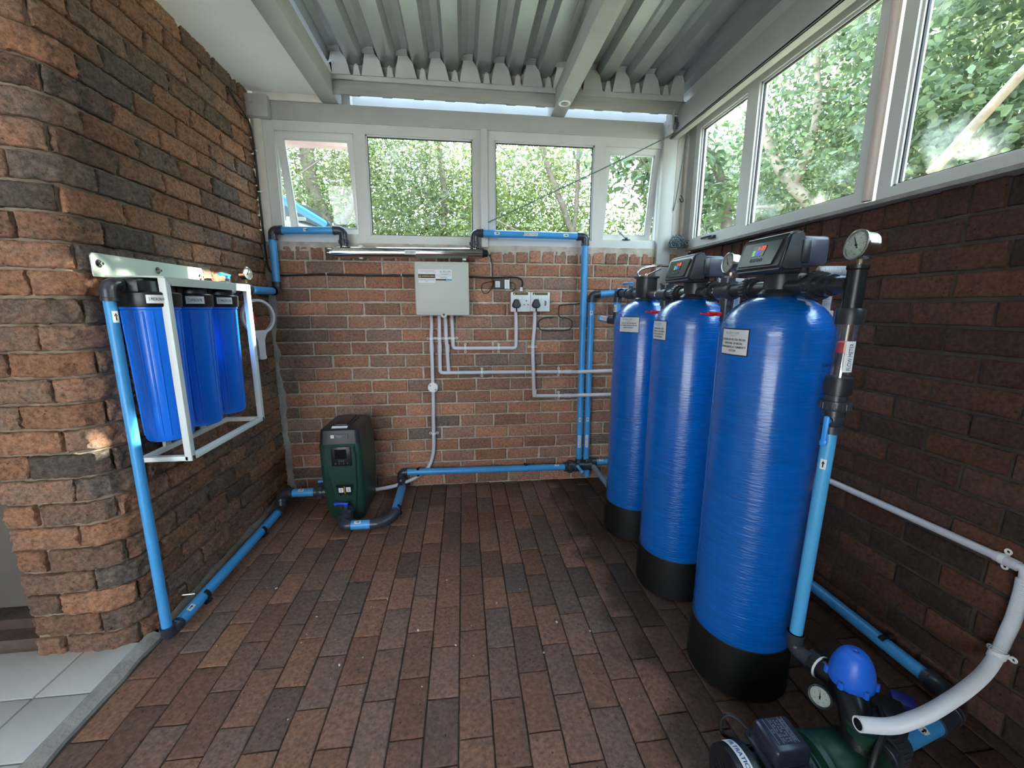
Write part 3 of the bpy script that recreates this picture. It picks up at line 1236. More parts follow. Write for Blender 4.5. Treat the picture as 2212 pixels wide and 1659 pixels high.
def frame_bars(mb, x0, x1, z0, z1, gx0, gx1, gz0, gz1, y0, y1, ax='x'):
    """mitred outer frame from (x0,x1,z0,z1) to glass opening (g...)"""
    def P(u, z, y):
        return (u, y, z) if ax == 'x' else (y, u, z)
    q = [((x0, z0), (x1, z0), (gx1, gz0), (gx0, gz0)), ((x1, z0), (x1, z1), (gx1, gz1), (gx1, gz0)), ((x1, z1), (x0, z1), (gx0, gz1), (gx1, gz1)), ((x0, z1), (x0, z0), (gx0, gz0), (gx0, gz1))]
    for a, b_, c, d in q:
        g = 0.0006
        mb.add([P(*p, y0) for p in (a, b_, c, d)] + [P(*p, y1) for p in (a, b_, c, d)],
               [(0, 1, 2, 3), (7, 6, 5, 4), (0, 4, 5, 1), (1, 5, 6, 2), (2, 6, 7, 3), (3, 7, 4, 0)])
    # glazing bead
    w = 0.008
    for (a, b_) in (((gx0, gz0), (gx1, gz0 + w)), ((gx0, gz1 - w), (gx1, gz1)), ((gx0, gz0), (gx0 + w, gz1)), ((gx1 - w, gz0), (gx1, gz1))):
        s0 = y0 + (y1 - y0) * 0.25
        s1 = y0 + (y1 - y0) * 0.75
        A, B = P(*a, s0), P(*b_, s1)
        mb.box([min(A[i], B[i]) for i in range(3)], [max(A[i], B[i]) for i in range(3)])


GASKET = mat('black_gasket', lin(22, 24, 26), 0.6)


def fixed_window(name, x0, x1, z0, z1, gx0, gx1, gz0, gz1, y0, y1, glass, ax='x'):
    t = sempty(name, ((x0 + x1) / 2, y0, z0) if ax == 'x' else (y0, (x0 + x1) / 2, z0))
    b = MB()
    frame_bars(b, x0, x1, z0, z1, gx0, gx1, gz0, gz1, y0, y1, ax)
    b.build('frame', ALU, t)
    ym = (y0 + y1) / 2
    g = MB()
    A = (gx0, ym - .002, gz0) if ax == 'x' else (ym - .002, gx0, gz0)
    B = (gx1, ym + .002, gz1) if ax == 'x' else (ym + .002, gx1, gz1)
    g.box([min(A[i], B[i]) for i in range(3)], [max(A[i], B[i]) for i in range(3)])
    g.build('pane', glass, t)
    k = MB()
    w = 0.004
    for (a, b_) in (((gx0 + .008, gz0 + .008), (gx1 - .008, gz0 + .008 + w)), ((gx0 + .008, gz1 - .008 - w), (gx1 - .008, gz1 - .008)), ((gx0 + .008, gz0 + .008), (gx0 + .008 + w, gz1 - .008)), ((gx1 - .008 - w, gz0 + .008), (gx1 - .008, gz1 - .008))):
        s0, s1 = ym - .005, ym + .005
        A = (a[0], s0, a[1]) if ax == 'x' else (s0, a[0], a[1])
        B = (b_[0], s1, b_[1]) if ax == 'x' else (s1, b_[0], b_[1])
        k.box([min(A[i], B[i]) for i in range(3)], [max(A[i], B[i]) for i in range(3)])
    k.build('gasket', GASKET, t)
    return t


def sash_window(name, x0, x1, z0, z1, ox0, ox1, oz0, oz1, y0, y1, ang, glass, stay_x):
    """outer frame plus a top-hung sash swung out by ang"""
    t = sempty(name, ((x0 + x1) / 2, y0, z0))
    b = MB()
    frame_bars(b, x0, x1, z0, z1, ox0, ox1, oz0, oz1, y0, y1)
    b.build('frame', ALU, t)
    hinge = V(((ox0 + ox1) / 2, y0 + .012, oz1 - .003))
    R = Matrix.Rotation(ang, 3, 'X')
    w, h = ox1 - ox0 - .008, oz1 - oz0 - .012

    def tr(mb):
        mb.v = [R @ v + hinge for v in mb.v]
        return mb
    s = MB()
    frame_bars(s, -w / 2, w / 2, -h, 0, -w / 2 + .034, w / 2 - .034, -h + .034, -.034, 0, 0.03)
    so = tr(s).build('sash', ALU, t)
    g = MB().box((-w / 2 + .03, .013, -h + .03), (w / 2 - .03, .017, -.03))
    tr(g).build('pane', glass, so)
    # stay arm on the sill
    end = R @ V((stay_x - hinge.x, 0, -h + .02)) + hinge
    st = MB()
    st.rbox((stay_x, y0 + .004, z0 + .058), (0.055, 0.012, 0.008), 0.002)
    st.rbox((stay_x, y0 + .004, z0 + .064), (0.016, 0.018, 0.018), 0.003)
    st.tube([V((stay_x, y0 + .004, z0 + .064)), (V((stay_x - .012, y0 + .004, z0 + .064)) + end) / 2 + V((0, 0, .02)), end + V((-.025, 0, .045))], 0.006, 8)
    st.build('stay', BLACK, t)
    return t


Y0, Y1 = 2.775, 2.825
sash_window('window_1', -1.142, -0.600, 1.637, 2.319, -1.085, -0.634, 1.686, 2.265, Y0, Y1, math.radians(12), GLASS, -0.80)
fixed_window('window_2', -0.600, 0.124, 1.637, 2.319, -0.567, 0.080, 1.684, 2.267, Y0, Y1, GLASS)
fixed_window('window_3', 0.167, 0.895, 1.637, 2.319, 0.213, 0.860, 1.684, 2.267, Y0, Y1, GLASS)
sash_window('window_4', 0.895, 1.325, 1.637, 2.319, 0.930, 1.312, 1.686, 2.265, Y0, Y1, math.radians(9), GLASS, 1.10)
XW0, XW1 = 1.50, 1.55
fixed_window('window_5', 2.175, 2.705, 1.634, 2.42, 2.222, 2.655, 1.690, 2.352, XW0, XW1, GLASSD, 'y')
fixed_window('window_6', 1.466, 2.175, 1.634, 2.42, 1.514, 2.135, 1.676, 2.360, XW0, XW1, GLASSD, 'y')
fixed_window('window_7', 0.52, 1.424, 1.634, 2.42, 0.57, 1.376, 1.668, 2.360, XW0, XW1, GLASSD, 'y')
fixed_window('window_8', -0.40, 0.48, 1.634, 2.42, -0.35, 0.43, 1.668, 2.360, XW0, XW1, GLASSD, 'y')
b = MB()
b.rbox((0.1455, 2.770, 1.972), (0.043, 0.05, 0.695), 0.003)
b.build('trim_15', ALU)['kind'] = 'structure'                                  # cover strip between the back windows
b = MB().rbox((-1.172, 2.785, 1.98), (0.058, 0.055, 0.69), 0.003)
b.build('trim_16', WOODW)['kind'] = 'structure'
b = MB()
b.rbox((1.445, 2.80, 1.99), (0.046, 0.03, 0.73), 0.003)
b.rbox((1.505, 2.80, 1.99), (0.040, 0.035, 0.73), 0.003)
b.rbox((1.475, 2.815, 1.99), (0.03, 0.015, 0.73), 0.001)
b.rbox((1.475, 2.805, 2.385), (0.10, 0.03, 0.06), 0.002)
b.build('trim_17', WOODW)['kind'] = 'structure'                                # old timber strip in the right corner
b = MB()
b.box((1.50, 2.706, 1.63), (1.56, 2.84, 2.62))
b.box((1.42, 2.83, 1.60), (1.56, 2.90, 2.62))
b.build('trim_18', STEELP)['kind'] = 'structure'
b = MB()
b.box((1.44, -1.9, 2.42), (1.56, 2.80, 2.60))
b.build('trim_19', STEELP)['kind'] = 'structure'
b = MB()
b.box((1.50, -1.8, 1.62), (1.75, 2.72, 1.634))
b.build('trim_20', CEMENT)['kind'] = 'structure'
b = MB()
b.box((XR - .04, -1.8, 1.63), (1.70, -0.40, 2.45))
b.build('trim_21', STEELP)['kind'] = 'structure'
# window handle lying on the sill of the nearest side of window 5
h = thing('catch', 'black window catch on the sill of the side window nearest the corner', 'handle', (1.50, 2.42, 1.655))
b = MB()
b.rbox((1.492, 2.42, 1.664), (0.018, 0.055, 0.02), 0.004)
b.rbox((1.486, 2.47, 1.672), (0.012, 0.11, 0.012), 0.004)
b.build('lever', BLACK, h)
t = tag(MB().tube([(1.488, 1.446, 1.636 + i * .08) for i in range(10)], 0.0155, 18).build('window_pole', mat('pale_pole', lin(206, 186, 176), 0.4)), 'pale round pole standing between two side window frames', 'pole')

X1, Y_, Z1 = V((1, 0, 0)), V((0, 1, 0)), V((0, 0, 1))


def wb(x, z, off):
    """a spot measured on the face of the back wall, brought forward by off along the line it is seen on"""
    k = (D - off) / D
    return V((x * k, D - off, 1.25 + (z - 1.25) * k))


# ------------------------------------------------------------------ triple cartridge filter on the left wall
ft = thing('cartridge_filter', 'triple blue cartridge water filter in a white bracket on the left brick wall', 'water filter', (-1.19, 1.80, 0.69))
b = MB()
pl = [(1.512, 1.343), (2.084, 1.343), (2.086, 1.348), (2.086, 1.408), (2.078, 1.418), (1.520, 1.418), (1.510, 1.408), (1.510, 1.350)]
b.prism(pl, (-1.182, 0, 0), (0, 1, 0), (0, 0, 1), (-0.004, 0, 0))
b.rbox((-1.095, 1.835, 1.346), (0.185, 0.57, 0.006), 0.002)
b.prism([(1.555, 1.346), (2.122, 1.346), (2.122, 1.318), (1.585, 1.318)], (-1.006, 0, 0), (0, 1, 0), (0, 0, 1), (0.004, 0, 0))
mp = b.build('mounting_plate', PLATEW, ft)
for y in (1.535, 1.80, 2.062):
    MB().lathe((-1.182, y, 1.385 if y < 2 else 1.378), (1, 0, 0), [(0, .013), (.0015, .013)], 20).lathe((-1.18, y, 1.385 if y < 2 else 1.378), (1, 0, 0), [(0, .008), (.005, .008)], 6).lathe(
        (-1.18, y, 1.385 if y < 2 else 1.378), (1, 0, 0), [(0.005, .0045), (.012, .0045)], 10).build('bolt', CHROME, mp)
b = MB()
for y in (1.568, 2.112):
    b.rbox((-1.015, y, 1.017), (0.024, 0.024, 0.66), 0.002)
    b.rbox((-1.10, y, 0.697), (0.17, 0.024, 0.018), 0.002)
b.rbox((-1.015, 1.84, 0.697), (0.024, 0.56, 0.02), 0.002)
b.rbox((-1.176, 1.84, 0.697), (0.016, 0.57, 0.02), 0.002)
for y in (1.70, 1.93):
    b.rbox((-1.178, y, 0.80), (0.012, 0.034, 0.20), 0.002)
b.build('bracket_frame', FRAMEW, ft)
for i, (y, txt) in enumerate(((1.605, '5 MICRON PCS'), (1.795, 'CARBON BL'), (1.985, '1 MICRON'))):
    c = V((-1.094, y, 0))
    hs = MB()
    prof = [(0.768, .012), (0.768, .060), (0.771, .066), (0.782, .0705), (1.05, .075), (1.215, .079), (1.235, .080), (1.238, .084), (1.246, .084), (1.248, .078)]
    hs.lathe((c.x, c.y, 0), Z1, prof, 48)
    for k in range(20):
        a = 2 * PI * k / 20
        if k % 5 in (0, 1, 2):
            u = V((math.cos(a), math.sin(a), 0))
            p0, p1 = V((c.x, c.y, .79)) + u * .0700, V((c.x, c.y, 1.232)) + u * .0790
            hs.tube([p0, p1], .0032, 6)
    h = hs.build('sump', SUMP, ft)
    cp_ = MB()
    cp_.lathe((c.x, c.y, 0), Z1, [(1.246, .02), (1.246, .088), (1.251, .090), (1.292, .092), (1.296, .088), (1.297, .074), (1.332, .070), (1.336, .05), (1.336, .01)], 40)
    cp_.rbox((c.x, c.y, 1.315), (0.07, 0.19, 0.048), 0.01)
    cap = cp_.build('cap', BLACK, ft)
    ang = math.radians(-42 + 3 * i)
    out = V((math.cos(ang), math.sin(ang), 0))
    fn = wrap((c.x, c.y, 1.272), Z1, out, .0922)
    lb = MB()
    wrap_plate(lb, fn, 0.062, 0.028, .0008, 0, 10)
    text(lb, txt, lambda x, y: fn(x, y, .0014), width=.048, height=.011)
    lb.build('label', [PAPER, INK], cap)

# ------------------------------------------------------------------ blue pipe from the booster pump up to the filter
run = thing('filter_feed_pipe', 'blue pipe along the left wall, rising to the near end of the cartridge filter', 'pipe', (-1.11, 1.46, 0.05))
PX = -1.112
VR = .0162
pipe(run, (PX, 1.46, 0.08), (PX, 1.46, 1.275), VR)
elbow(run, (PX, 1.462, 1.314), Z1, Y_, VR * 1.12, L=.05)
coupling(run, (PX, 1.535, 1.314), Y_, .05, .019)
bend(run, [(PX, 1.46, .085), (PX, 1.462, .056), (PX, 1.478, .047), (PX, 1.52, .047)], .0195)
pipe(run, (PX, 1.50, 0.048), (PX, 2.39, 0.048), 0.0215)
bend(run, [(PX, 2.37, 0.05), (PX, 2.425, 0.054), (PX, 2.445, 0.10), (PX, 2.447, 0.105)])
elbow(run, (PX, 2.455, 0.135), Z1, X1)
pipe(run, (PX + .05, 2.455, 0.135), (-0.90, 2.455, 0.135))
union(run, (-0.885, 2.455, 0.135), X1, 0.075)
ball_valve(run, (-0.83, 2.455, 0.135), X1, Z1, -X1, 0.085, hl=.075)
arrow_sticker(run, (PX, 1.46, 1.215), Z1, (0.85, -0.3, 0), VR, L=.036, w=.018)
arrow_sticker(run, (PX, 1.58, 0.048), Y_, (0.45, -0.1, 0.9), .0215, L=.034, w=.018)
arrow_sticker(run, (-0.995, 2.455, 0.135), X1, (0, -0.5, 0.86), L=.03, w=.018)
for y in (1.67, 2.18):
    pipe_clip(run, (PX, y, 0.048), Y_, (0.55, 0, -0.83), .0215, .016)
MB().tube([(PX - .03, 1.668, .062), (PX - .075, 1.66, .066)], .003, 8).build('screw', CHROME, run)

# ------------------------------------------------------------------ outlet from the filter to the lamp
run = thing('filter_outlet_pipe', 'blue pipe with valve from the filter up the left corner to the steel lamp', 'pipe', (-1.13, 2.72, 1.34))
OX, OZ = -1.128, 1.335
coupling(run, (OX, 2.105, OZ - .012), Y_, .06, r=.024)
ball_valve(run, (OX, 2.185, OZ), Y_, Z1, -Y_ + V((.15, 0, 0)), .095, r=.022, hl=.105)
coupling(run, (OX, 2.305, OZ), Y_, .12, name='tee')
MB().cyl((OX, 2.335, OZ), (OX, 2.335, OZ - .05), .017).cyl((OX, 2.335, OZ - .05), (OX + .02, 2.335, OZ - .085), .011).build('tap_body', FIT, run)
b = MB()
b.rbox((OX + .012, 2.338, OZ - .093), (.016, .018, .05), .005)
b.rbox((OX + .020, 2.340, OZ - .13), (.014, .022, .03), .006)
b.rbox((OX + .024, 2.342, OZ - .155), (.012, .014, .03), .005)
b.build('tap_lever', REDP, run)
pipe(run, (OX, 2.36, OZ), (OX - .006, 2.68, OZ + .003), .0215)
VX, VY = -1.127, 2.715
elbow(run, (VX, VY, OZ + .004), Y_, Z1, r=.0215)
pipe(run, (VX, VY, OZ + .05), (VX, VY, 1.655), .0215)
elbow(run, (VX + .006, VY, 1.695), Z1, X1, r=.0215)
pipe(run, (VX + .05, VY, 1.694), (-0.765, 2.70, 1.699), .0215)
elbow(run, (-0.712, 2.70, 1.699), X1, -Z1, r=.0215)
union(run, (-0.712, 2.70, 1.634), Z1, .05, r=.019, big=1.5)
arrow_sticker(run, (-0.92, 2.708, 1.697), X1, (0, -1, .0), .0215, L=.032, w=.018)
arrow_sticker(run, (OX - .003, 2.55, OZ + .002), Y_, (1, -.5, .1), .0215, L=.03, w=.018)
gauge('small steel pressure gauge above the valve at the far end of the cartridge filter', (-1.105, 2.335, 1.415), (0.93, -0.22, 0.05), .031, .032, (0, 0, -1), .03, 60)

# white ring spanner hanging at the end of the filter
wr = thing('filter_spanner', 'white plastic ring spanner hanging from a red tap by the left corner', 'spanner', (-1.14, 2.42, 1.19))
nrm = V((0.80, -0.60, 0)).normalized()
hx = Z1.cross(nrm).normalized()
cw = V((-1.128, 2.44, 1.192))
b = MB()
vs, fs = [], []
n = 48
for i in range(n):
    a = 2 * PI * i / n
    rr_ = [(.083, -.011), (.096, -.011), (.096, .011), (.083, .011)]
    for (r_, t_) in rr_:
        vs.append(cw + hx * (r_ * .92 * math.cos(a)) + Z1 * (r_ * math.sin(a)) + nrm * t_)
for i in range(n):
    for k in range(4):
        k2, i2 = (k + 1) % 4, (i + 1) % n
        fs.append((4 * i + k, 4 * i2 + k, 4 * i2 + k2, 4 * i + k2))
b.add(vs, fs)
b.build('ring', mat('spanner_plastic', lin(226, 224, 220), 0.45), wr)
b = MB()
hp = [(-.045, -.075), (.045, -.075), (.030, -.10), (.019, -.13), (.017, -.21), (.021, -.225), (.014, -.238), (-.014, -.238), (-.021, -.225), (-.017, -.21), (-.019, -.13), (-.030, -.10)]
b.prism(hp, cw - nrm * .008, hx, Z1, nrm * .016)
for z in (-.14, -.17, -.20):
    b.prism([(-.012, z), (.012, z), (.012, z + .003), (-.012, z + .003)], cw + nrm * .008, hx, Z1, nrm * .003)
b.build('grip', MATS['spanner_plastic'], wr)

# ------------------------------------------------------------------ booster pump
bp = thing('booster_pump', 'dark green upright booster pump with a display, standing by the back wall', 'pump', (-0.70, 2.45, 0.0))


def loft(mb, rings, mi=0):
    k = len(rings[0])
    vs = [p for r_ in rings for p in r_]
    fs = []
    for j in range(len(rings) - 1):
        for i in range(k):
            i2 = (i + 1) % k
            fs.append((j * k + i, j * k + i2, (j + 1) * k + i2, (j + 1) * k + i))
    fs.append(tuple(range(k))[::-1])
    fs.append(tuple((len(rings) - 1) * k + i for i in range(k)))
    return mb.add(vs, fs, mi)


def bring(z, x0, x1, y0, y1, r):
    pts = []
    for cx_, cy_, a0 in ((x1 - r, y1 - r, 0), (x0 + r, y1 - r, 90), (x0 + r, y0 + r, 180), (x1 - r, y0 + r, 270)):
        for k in range(5):
            a = math.radians(a0 + 90 * k / 4)
            pts.append(V((cx_ + r * math.cos(a), cy_ + r * math.sin(a), z)))
    return pts


BX0, BX1 = -0.815, -0.583
b = MB()
loft(b, [bring(0.004, BX0 + .025, BX1 - .03, 2.345, 2.60, .03), bring(0.03, BX0 + .012, BX1 - .018, 2.325, 2.62, .03), bring(0.10, BX0 + .004, BX1 - .008, 2.305, 2.63, .03), bring(0.30, BX0, BX1, 2.272, 2.635, .03), bring(0.47, BX0 + .002, BX1 - .003, 2.268, 2.625, .028), bring(0.502, BX0 + .008, BX1 - .01, 2.272, 2.615, .026)])
body = b.build('body', GREEN, bp, smooth=40)
b = MB()
loft(b, [bring(0.500, BX0 + .006, BX1 - .006, 2.268, 2.616, .026), bring(0.572, BX0 + .012, BX1 - .012, 2.276, 2.60, .024), bring(0.580, BX0 + .024, BX1 - .024, 2.290, 2.585, .02)])
b.rbox((-.70, 2.43, .579), (.10, .20, .018), .006)
b.rbox((-.70, 2.43, .590), (.07, .22, .012), .004)
lid = b.build('lid', DARK, bp, smooth=40)
f1 = flat((-0.70, 2.302, 0.584), (1, 0, 0), (0, 0.9, 0.35))
b = MB()
label_plate(b, f1, .085, .02)
b.build('lid_sticker', PAPER, lid)
tl_ = V((0, -.11, 1)).normalized()
f2 = flat((-0.70, 2.2702, 0.540), (1, 0, 0), (0, 0.11, 1))
b = MB()
label_plate(b, f2, .10, .026, .003, 0)
rect(b, lambda x, y, h: f2(x, y, h + .003), -.042, -.009, -.024, .009, .0008, 1)
text(b, '+', lambda x, y: f2(x, y, .0046), height=.009, at=(-.033, 0), mi=2)
text(b, 'WATER TECHNOLOGY', lambda x, y: f2(x, y, .004), width=.038, height=.004, at=(.004, .003))
text(b, 'BOOSTER', lambda x, y: f2(x, y, .004), width=.02, height=.004, at=(.004, -.004))
b.build('badge', [DARK, PAPER, INK], bp)
# raised front shield, display and notice
front = lambda z: 2.2695 + (0.30 - min(z, .30)) * 0.175 if z < .30 else 2.271 - (z - .30) * .02
b = MB()
sh = [(-.785, .495), (-.615, .495), (-.606, .44), (-.612, .26), (-.640, .06), (-.735, .06), (-.765, .26), (-.79, .44)]
b.add([(x, front(z) - .012, z) for x, z in [(-.775, .48), (-.625, .48), (-.617, .43), (-.622, .26), (-.648, .075), (-.730, .075), (-.755, .26), (-.78, .43)]] + [(x, front(z) + .004, z) for x, z in sh],
      [(7, 6, 5, 4, 3, 2, 1, 0)] + [(i, (i + 1) % 8, 8 + (i + 1) % 8, 8 + i) for i in range(8)])
b.build('shield', GREEN, body, smooth=25)
f3 = flat((-0.690, 2.2595, 0.428), (1, 0, 0), (0, -.02, 1))
b = MB()
b.rbox(f3(0, 0, .002), (.108, .012, .112), .008, mi=0)
rect(b, f3, -.032, -.012, .03, .042, .0086, 1)
text(b, 'DAB', lambda x, y: f3(x, y, .0088), height=.010, width=.03, at=(0, -.024), mi=2)
for i, x in enumerate((-.032, -.012, .012, .032)):
    b.torus(f3(x, -.040, .0086), (0, -1, 0), .0032, .0009, 10, 5, mi=2)
b.build('display', [BLACK, mat('dark_screen', lin(12, 12, 16), 0.1), GREYINK], bp)
f4 = flat((-0.688, 2.2655, 0.222), (1, 0, 0), (0, -.16, 1))
b = MB()
b.prism([(-.045, .035), (.045, .035), (.034, -.004), (.032, -.034), (.012, -.026), (-.012, -.026), (-.030, -.034), (-.034, -.004)], f4(0, 0, 0), (1, 0, 0), V((0, -.16, 1)).normalized(), V((0, -.002, 0)), 0)
rect(b, f4, -.032, -.012, -.006, .018, .0032, 1)
rect(b, f4, .008, -.010, .034, .022, .0032, 1)
rect(b, f4, -.001, -.022, .0015, .028, .0033, 2)
text(b, '!', lambda x, y: f4(x, y, .004), height=.018, at=(-.019, .003), mi=0)
text(b, 'i', lambda x, y: f4(x, y, .004), height=.018, at=(.021, .006), mi=0)
b.build('notice', [BLACK, PAPER, INKYEL], bp)

# discharge loop of the booster pump and the floor pipe to the right
run = thing('pump_discharge_pipe', 'blue pipe looping from the green booster pump along the back wall foot', 'pipe', (-0.70, 2.15, 0.045))
ball_valve(run, (-0.683, 2.245, 0.082), (0, 1, .15), Z1, -X1 + V((0, .1, 0)), .095, hm=HBLUE, hl=.075)
pipe(run, (-0.685, 2.31, 0.090), (-0.685, 2.28, 0.086), .023, FIT, 'stub')
elbow(run, (-0.688, 2.165, 0.062), (0, -1, -.1), (1, 0, -.02), L=.05)
pipe(run, (-0.645, 2.165, 0.060), (-0.53, 2.165, 0.060))
bend(run, [(-0.535, 2.165, 0.060), (-0.485, 2.17, 0.062), (-0.44, 2.20, 0.066), (-0.417, 2.235, 0.072), (-0.416, 2.26, 0.075)])
pipe(run, (-0.416, 2.25, 0.073), (-0.432, 2.64, 0.052))
LY = 2.705
elbow(run, (-0.445, LY, 0.135), Z1, X1, .022, L=.045)
pipe(run, (-0.445, LY, 0.11), (-0.443, LY - .006, 0.06), .022)
bend(run, [(-.436, 2.615, .053), (-.440, 2.665, .052), (-.442, 2.692, .058), (-.444, 2.70, .085)], .0225)
pipe(run, (-0.41, LY, 0.134), (0.70, LY, 0.122), .0225)
arrow_sticker(run, (-0.60, 2.165, 0.060), X1, (0, -.45, .9), L=.034, w=.018)
arrow_sticker(run, (-0.421, 2.36, 0.067), Y_, (.15, -.3, .95), L=.03, w=.018)
arrow_sticker(run, (0.64, LY, 0.122), X1, (0, -.45, .9), L=.03, w=.018)
pipe_clip(run, (-0.418, 2.305, 0.070), Y_, (.55, 0, -.83), gap=.018)
for x in (-.33, .42):
    pipe_clip(run, (x, LY, 0.130), X1, Y_, .0225, gap=.03)
union(run, (0.735, LY, 0.122), X1, .075)
ball_valve(run, (0.78, LY - .0, 0.122), X1, (0, -.75, .3), (.55, -.3, -.75), .08, hl=.06, hm=PIPE)
coupling(run, (0.855, LY, 0.122), X1, .09, name='tee')
pipe(run, (0.866, LY, 0.10), (0.866, LY, 0.05), .023)
# riser one: from the lamp outlet down to the tee
run = thing('lamp_outlet_pipe', 'blue pipe from the steel lamp down the back wall, left riser of two', 'pipe', (0.80, 2.72, 0.12))
union(run, (0.077, 2.70, 1.640), Z1, .05, r=.019, big=1.5)
elbow(run, (0.077, 2.70, 1.702), Z1, X1, r=.0215)
pipe(run, (0.125, 2.705, 1.7025), (0.755, 2.72, 1.7005), .0215)
elbow(run, (0.800, 2.722, 1.700), X1, -Z1, r=.0215)
pipe(run, (0.800, 2.722, 1.655), (0.808, 2.722, 0.170), .0215)
MB().cyl((0.808, 2.722, .175), (0.808, 2.715, .125), .027).build('socket', FIT, run)
arrow_sticker(run, (0.22, 2.707, 1.702), X1, (0, -1, 0), .0215, L=.032, w=.018)
arrow_sticker(run, (0.43, 2.712, 1.7015), X1, (0, -1, 0), .0215, L=.10, w=.020, body='POTABLE WATER')
arrow_sticker(run, (0.665, 2.718, 1.701), X1, (0, -1, 0), .0215, L=.032, w=.018)
arrow_sticker(run, (0.8065, 2.722, 0.47), Z1, (-.3, -1, 0), .0215, L=.03, w=.016)
arrow_sticker(run, (0.8075, 2.722, 0.31), -Z1, (-.3, -1, 0), .0215, L=.09, w=.022, body='POTABLE WATER')
# riser two: from the tanks down to the tee, with the floor pipes leading off behind the tanks
run = thing('tank_outlet_pipe', 'blue pipe from the third tank down the back wall, right of two risers', 'pipe', (0.87, 2.72, 0.12))
R2 = V((0.862, 2.722, 0))
pipe(run, R2 + Z1 * .17, R2 + V((-.004, 0, 1.29)), .0205)
elbow(run, R2 + V((-.002, 0, 1.333)), Z1, X1, r=.0205)
pipe(run, R2 + V((.045, 0, 1.334)), (1.03, 2.722, 1.345), .0205)
elbow(run, (1.07, 2.70, 1.345), X1, -Y_, r=.0205)
pipe(run, (1.07, 2.66, 1.345), (1.07, 2.50, 1.345), .0205)
arrow_sticker(run, R2 + V((-.003, 0, 1.21)), Z1, (-.3, -1, 0), .0205, L=.03, w=.016)
arrow_sticker(run, R2 + V((0, 0, .47)), Z1, (-.3, -1, 0), .0205, L=.03, w=.016)
arrow_sticker(run, R2 + V((0, 0, .31)), -Z1, (-.3, -1, 0), .0205, L=.09, w=.022, body='FILTERED WATER')
MB().rbox((0.884, LY + .01, .148), (.07, .05, .06), .012).cyl((0.90, LY, .15), (0.93, LY, .15), .027).build('tee', FIT, run)
pipe(run, (0.925, LY, .150), (1.50, LY, .158), .0215)
arrow_sticker(run, (0.965, LY, .151), X1, (0, -.5, .86), .0215, L=.03, w=.018)
pipe(run, (0.905, 2.68, .125), (0.955, 2.35, 0.055), .019, mat('grey_pipe', lin(120, 128, 140), .4))
pipe(run, (0.93, 2.56, .092), (1.06, 2.27, 0.048), .0215)

# ------------------------------------------------------------------ ultraviolet lamp
uv = thing('ultraviolet_lamp', 'long polished steel ultraviolet lamp mounted across the wall above the beige box', 'lamp', (-0.32, 2.69, 1.575))
UA, UB = V((-0.772, 2.692, 1.572)), V((0.128, 2.692, 1.580))
ud = (UB - UA).normalized()
L = (UB - UA).length
MB().lathe(UA, ud, [(0, .026), (0.001, .0315), (L - .001, .0315), (L, .026)], 44).build('chamber', CHROME, uv)
MB().lathe(UA - ud * .034, ud, [(0, .016), (0, .0225), (.008, .0235), (.022, .0235), (.022, .021), (.034, .021)], 32).build('end_cap', CHROME, uv)
MB().lathe(UB, ud, [(0, .026), (.008, .026), (.008, .023), (.030, .021), (.036, .012)], 32).lathe(UB, ud, [(-.002, .027), (.006, .027)], 32).build('cable_cap', BLACK, uv)
for x in (-.712, .077):
    MB().cyl((x, 2.692, 1.60), (x, 2.70, 1.628), .016).lathe((x, 2.693, 1.602), Z1, [(0, .021), (.004, .021)], 28).build('port', CHROME, uv)
for x in (-.62, .01):
    b = MB()
    b.rbox((x, 2.735, 1.575), (.02, .05, .072), .004)
    b.rbox((x + .004, 2.705, 1.610), (.022, .03, .009), .003)
    b.rbox((x + .004, 2.705, 1.541), (.022, .03, .009), .003)
    b.build('clamp', WHITE, uv)
fn = wrap(V((-0.315, 2.692, 1.5760)), Z1.cross(V((0, -1, 0))) * -1 if False else (1, 0, 0), (0, -1, 0), .0316)
b = MB()
wrap_plate(b, lambda x, y, h=0: fn(x, y, h), .026, .068, .0006, 0, 8)
text(b, 'UV LIGHT', lambda x, y: fn(-y, x, .0012), width=.055, height=.011)
b.build('label', [PAPER, INK], uv)

# ------------------------------------------------------------------ beige control box
bx = thing('control_box', 'square beige electrical box with warning stickers on the back wall', 'electrical box', (-0.13, 2.75, 1.36))
c0, c1 = wb(-.308, 1.534, .115), wb(.041, 1.191, .115)
cx_, cz_ = (c0.x + c1.x) / 2, (c0.z + c1.z) / 2
bw_, bh_ = c1.x - c0.x, c0.z - c1.z
MB().rbox((cx_, 2.717, cz_), (bw_ - .012, .105, bh_ - .012), .006).build('enclosure', BOXM, bx)
b = MB()
b.rbox((cx_, 2.660, cz_), (bw_, .024, bh_), .010, seg=3)
b.rbox((cx_, 2.6472, cz_), (bw_ - .035, .003, bh_ - .035), .0015)
door = b.build('cover', BOXM, bx)
MB().lathe((cx_ + .006, 2.650, cz_ - bh_ / 2 + .006), (0, -1, 0), [(-.004, .021), (.004, .021), (.007, .018), (.007, .012), (.003, .011)], 32, caps=False).lathe(
    (cx_ + .006, 2.650, cz_ - bh_ / 2 + .006), (0, -1, 0), [(.002, .0118), (.0025, .0005)], 24, caps=False).build('lock_boss', BOXM, bx)
MB().cyl((cx_ + .006, 2.6500, cz_ - bh_ / 2 + .006), (cx_ + .006, 2.6455, cz_ - bh_ / 2 + .006), .006).build('lock', INK, bx)
S = flat((0, 2.6455, 0), (1, 0, 0), (0, 0, 1))


def on_box(px, py):
    return cx_ + (px - .5) * bw_, cz_ + (.5 - py) * bh_


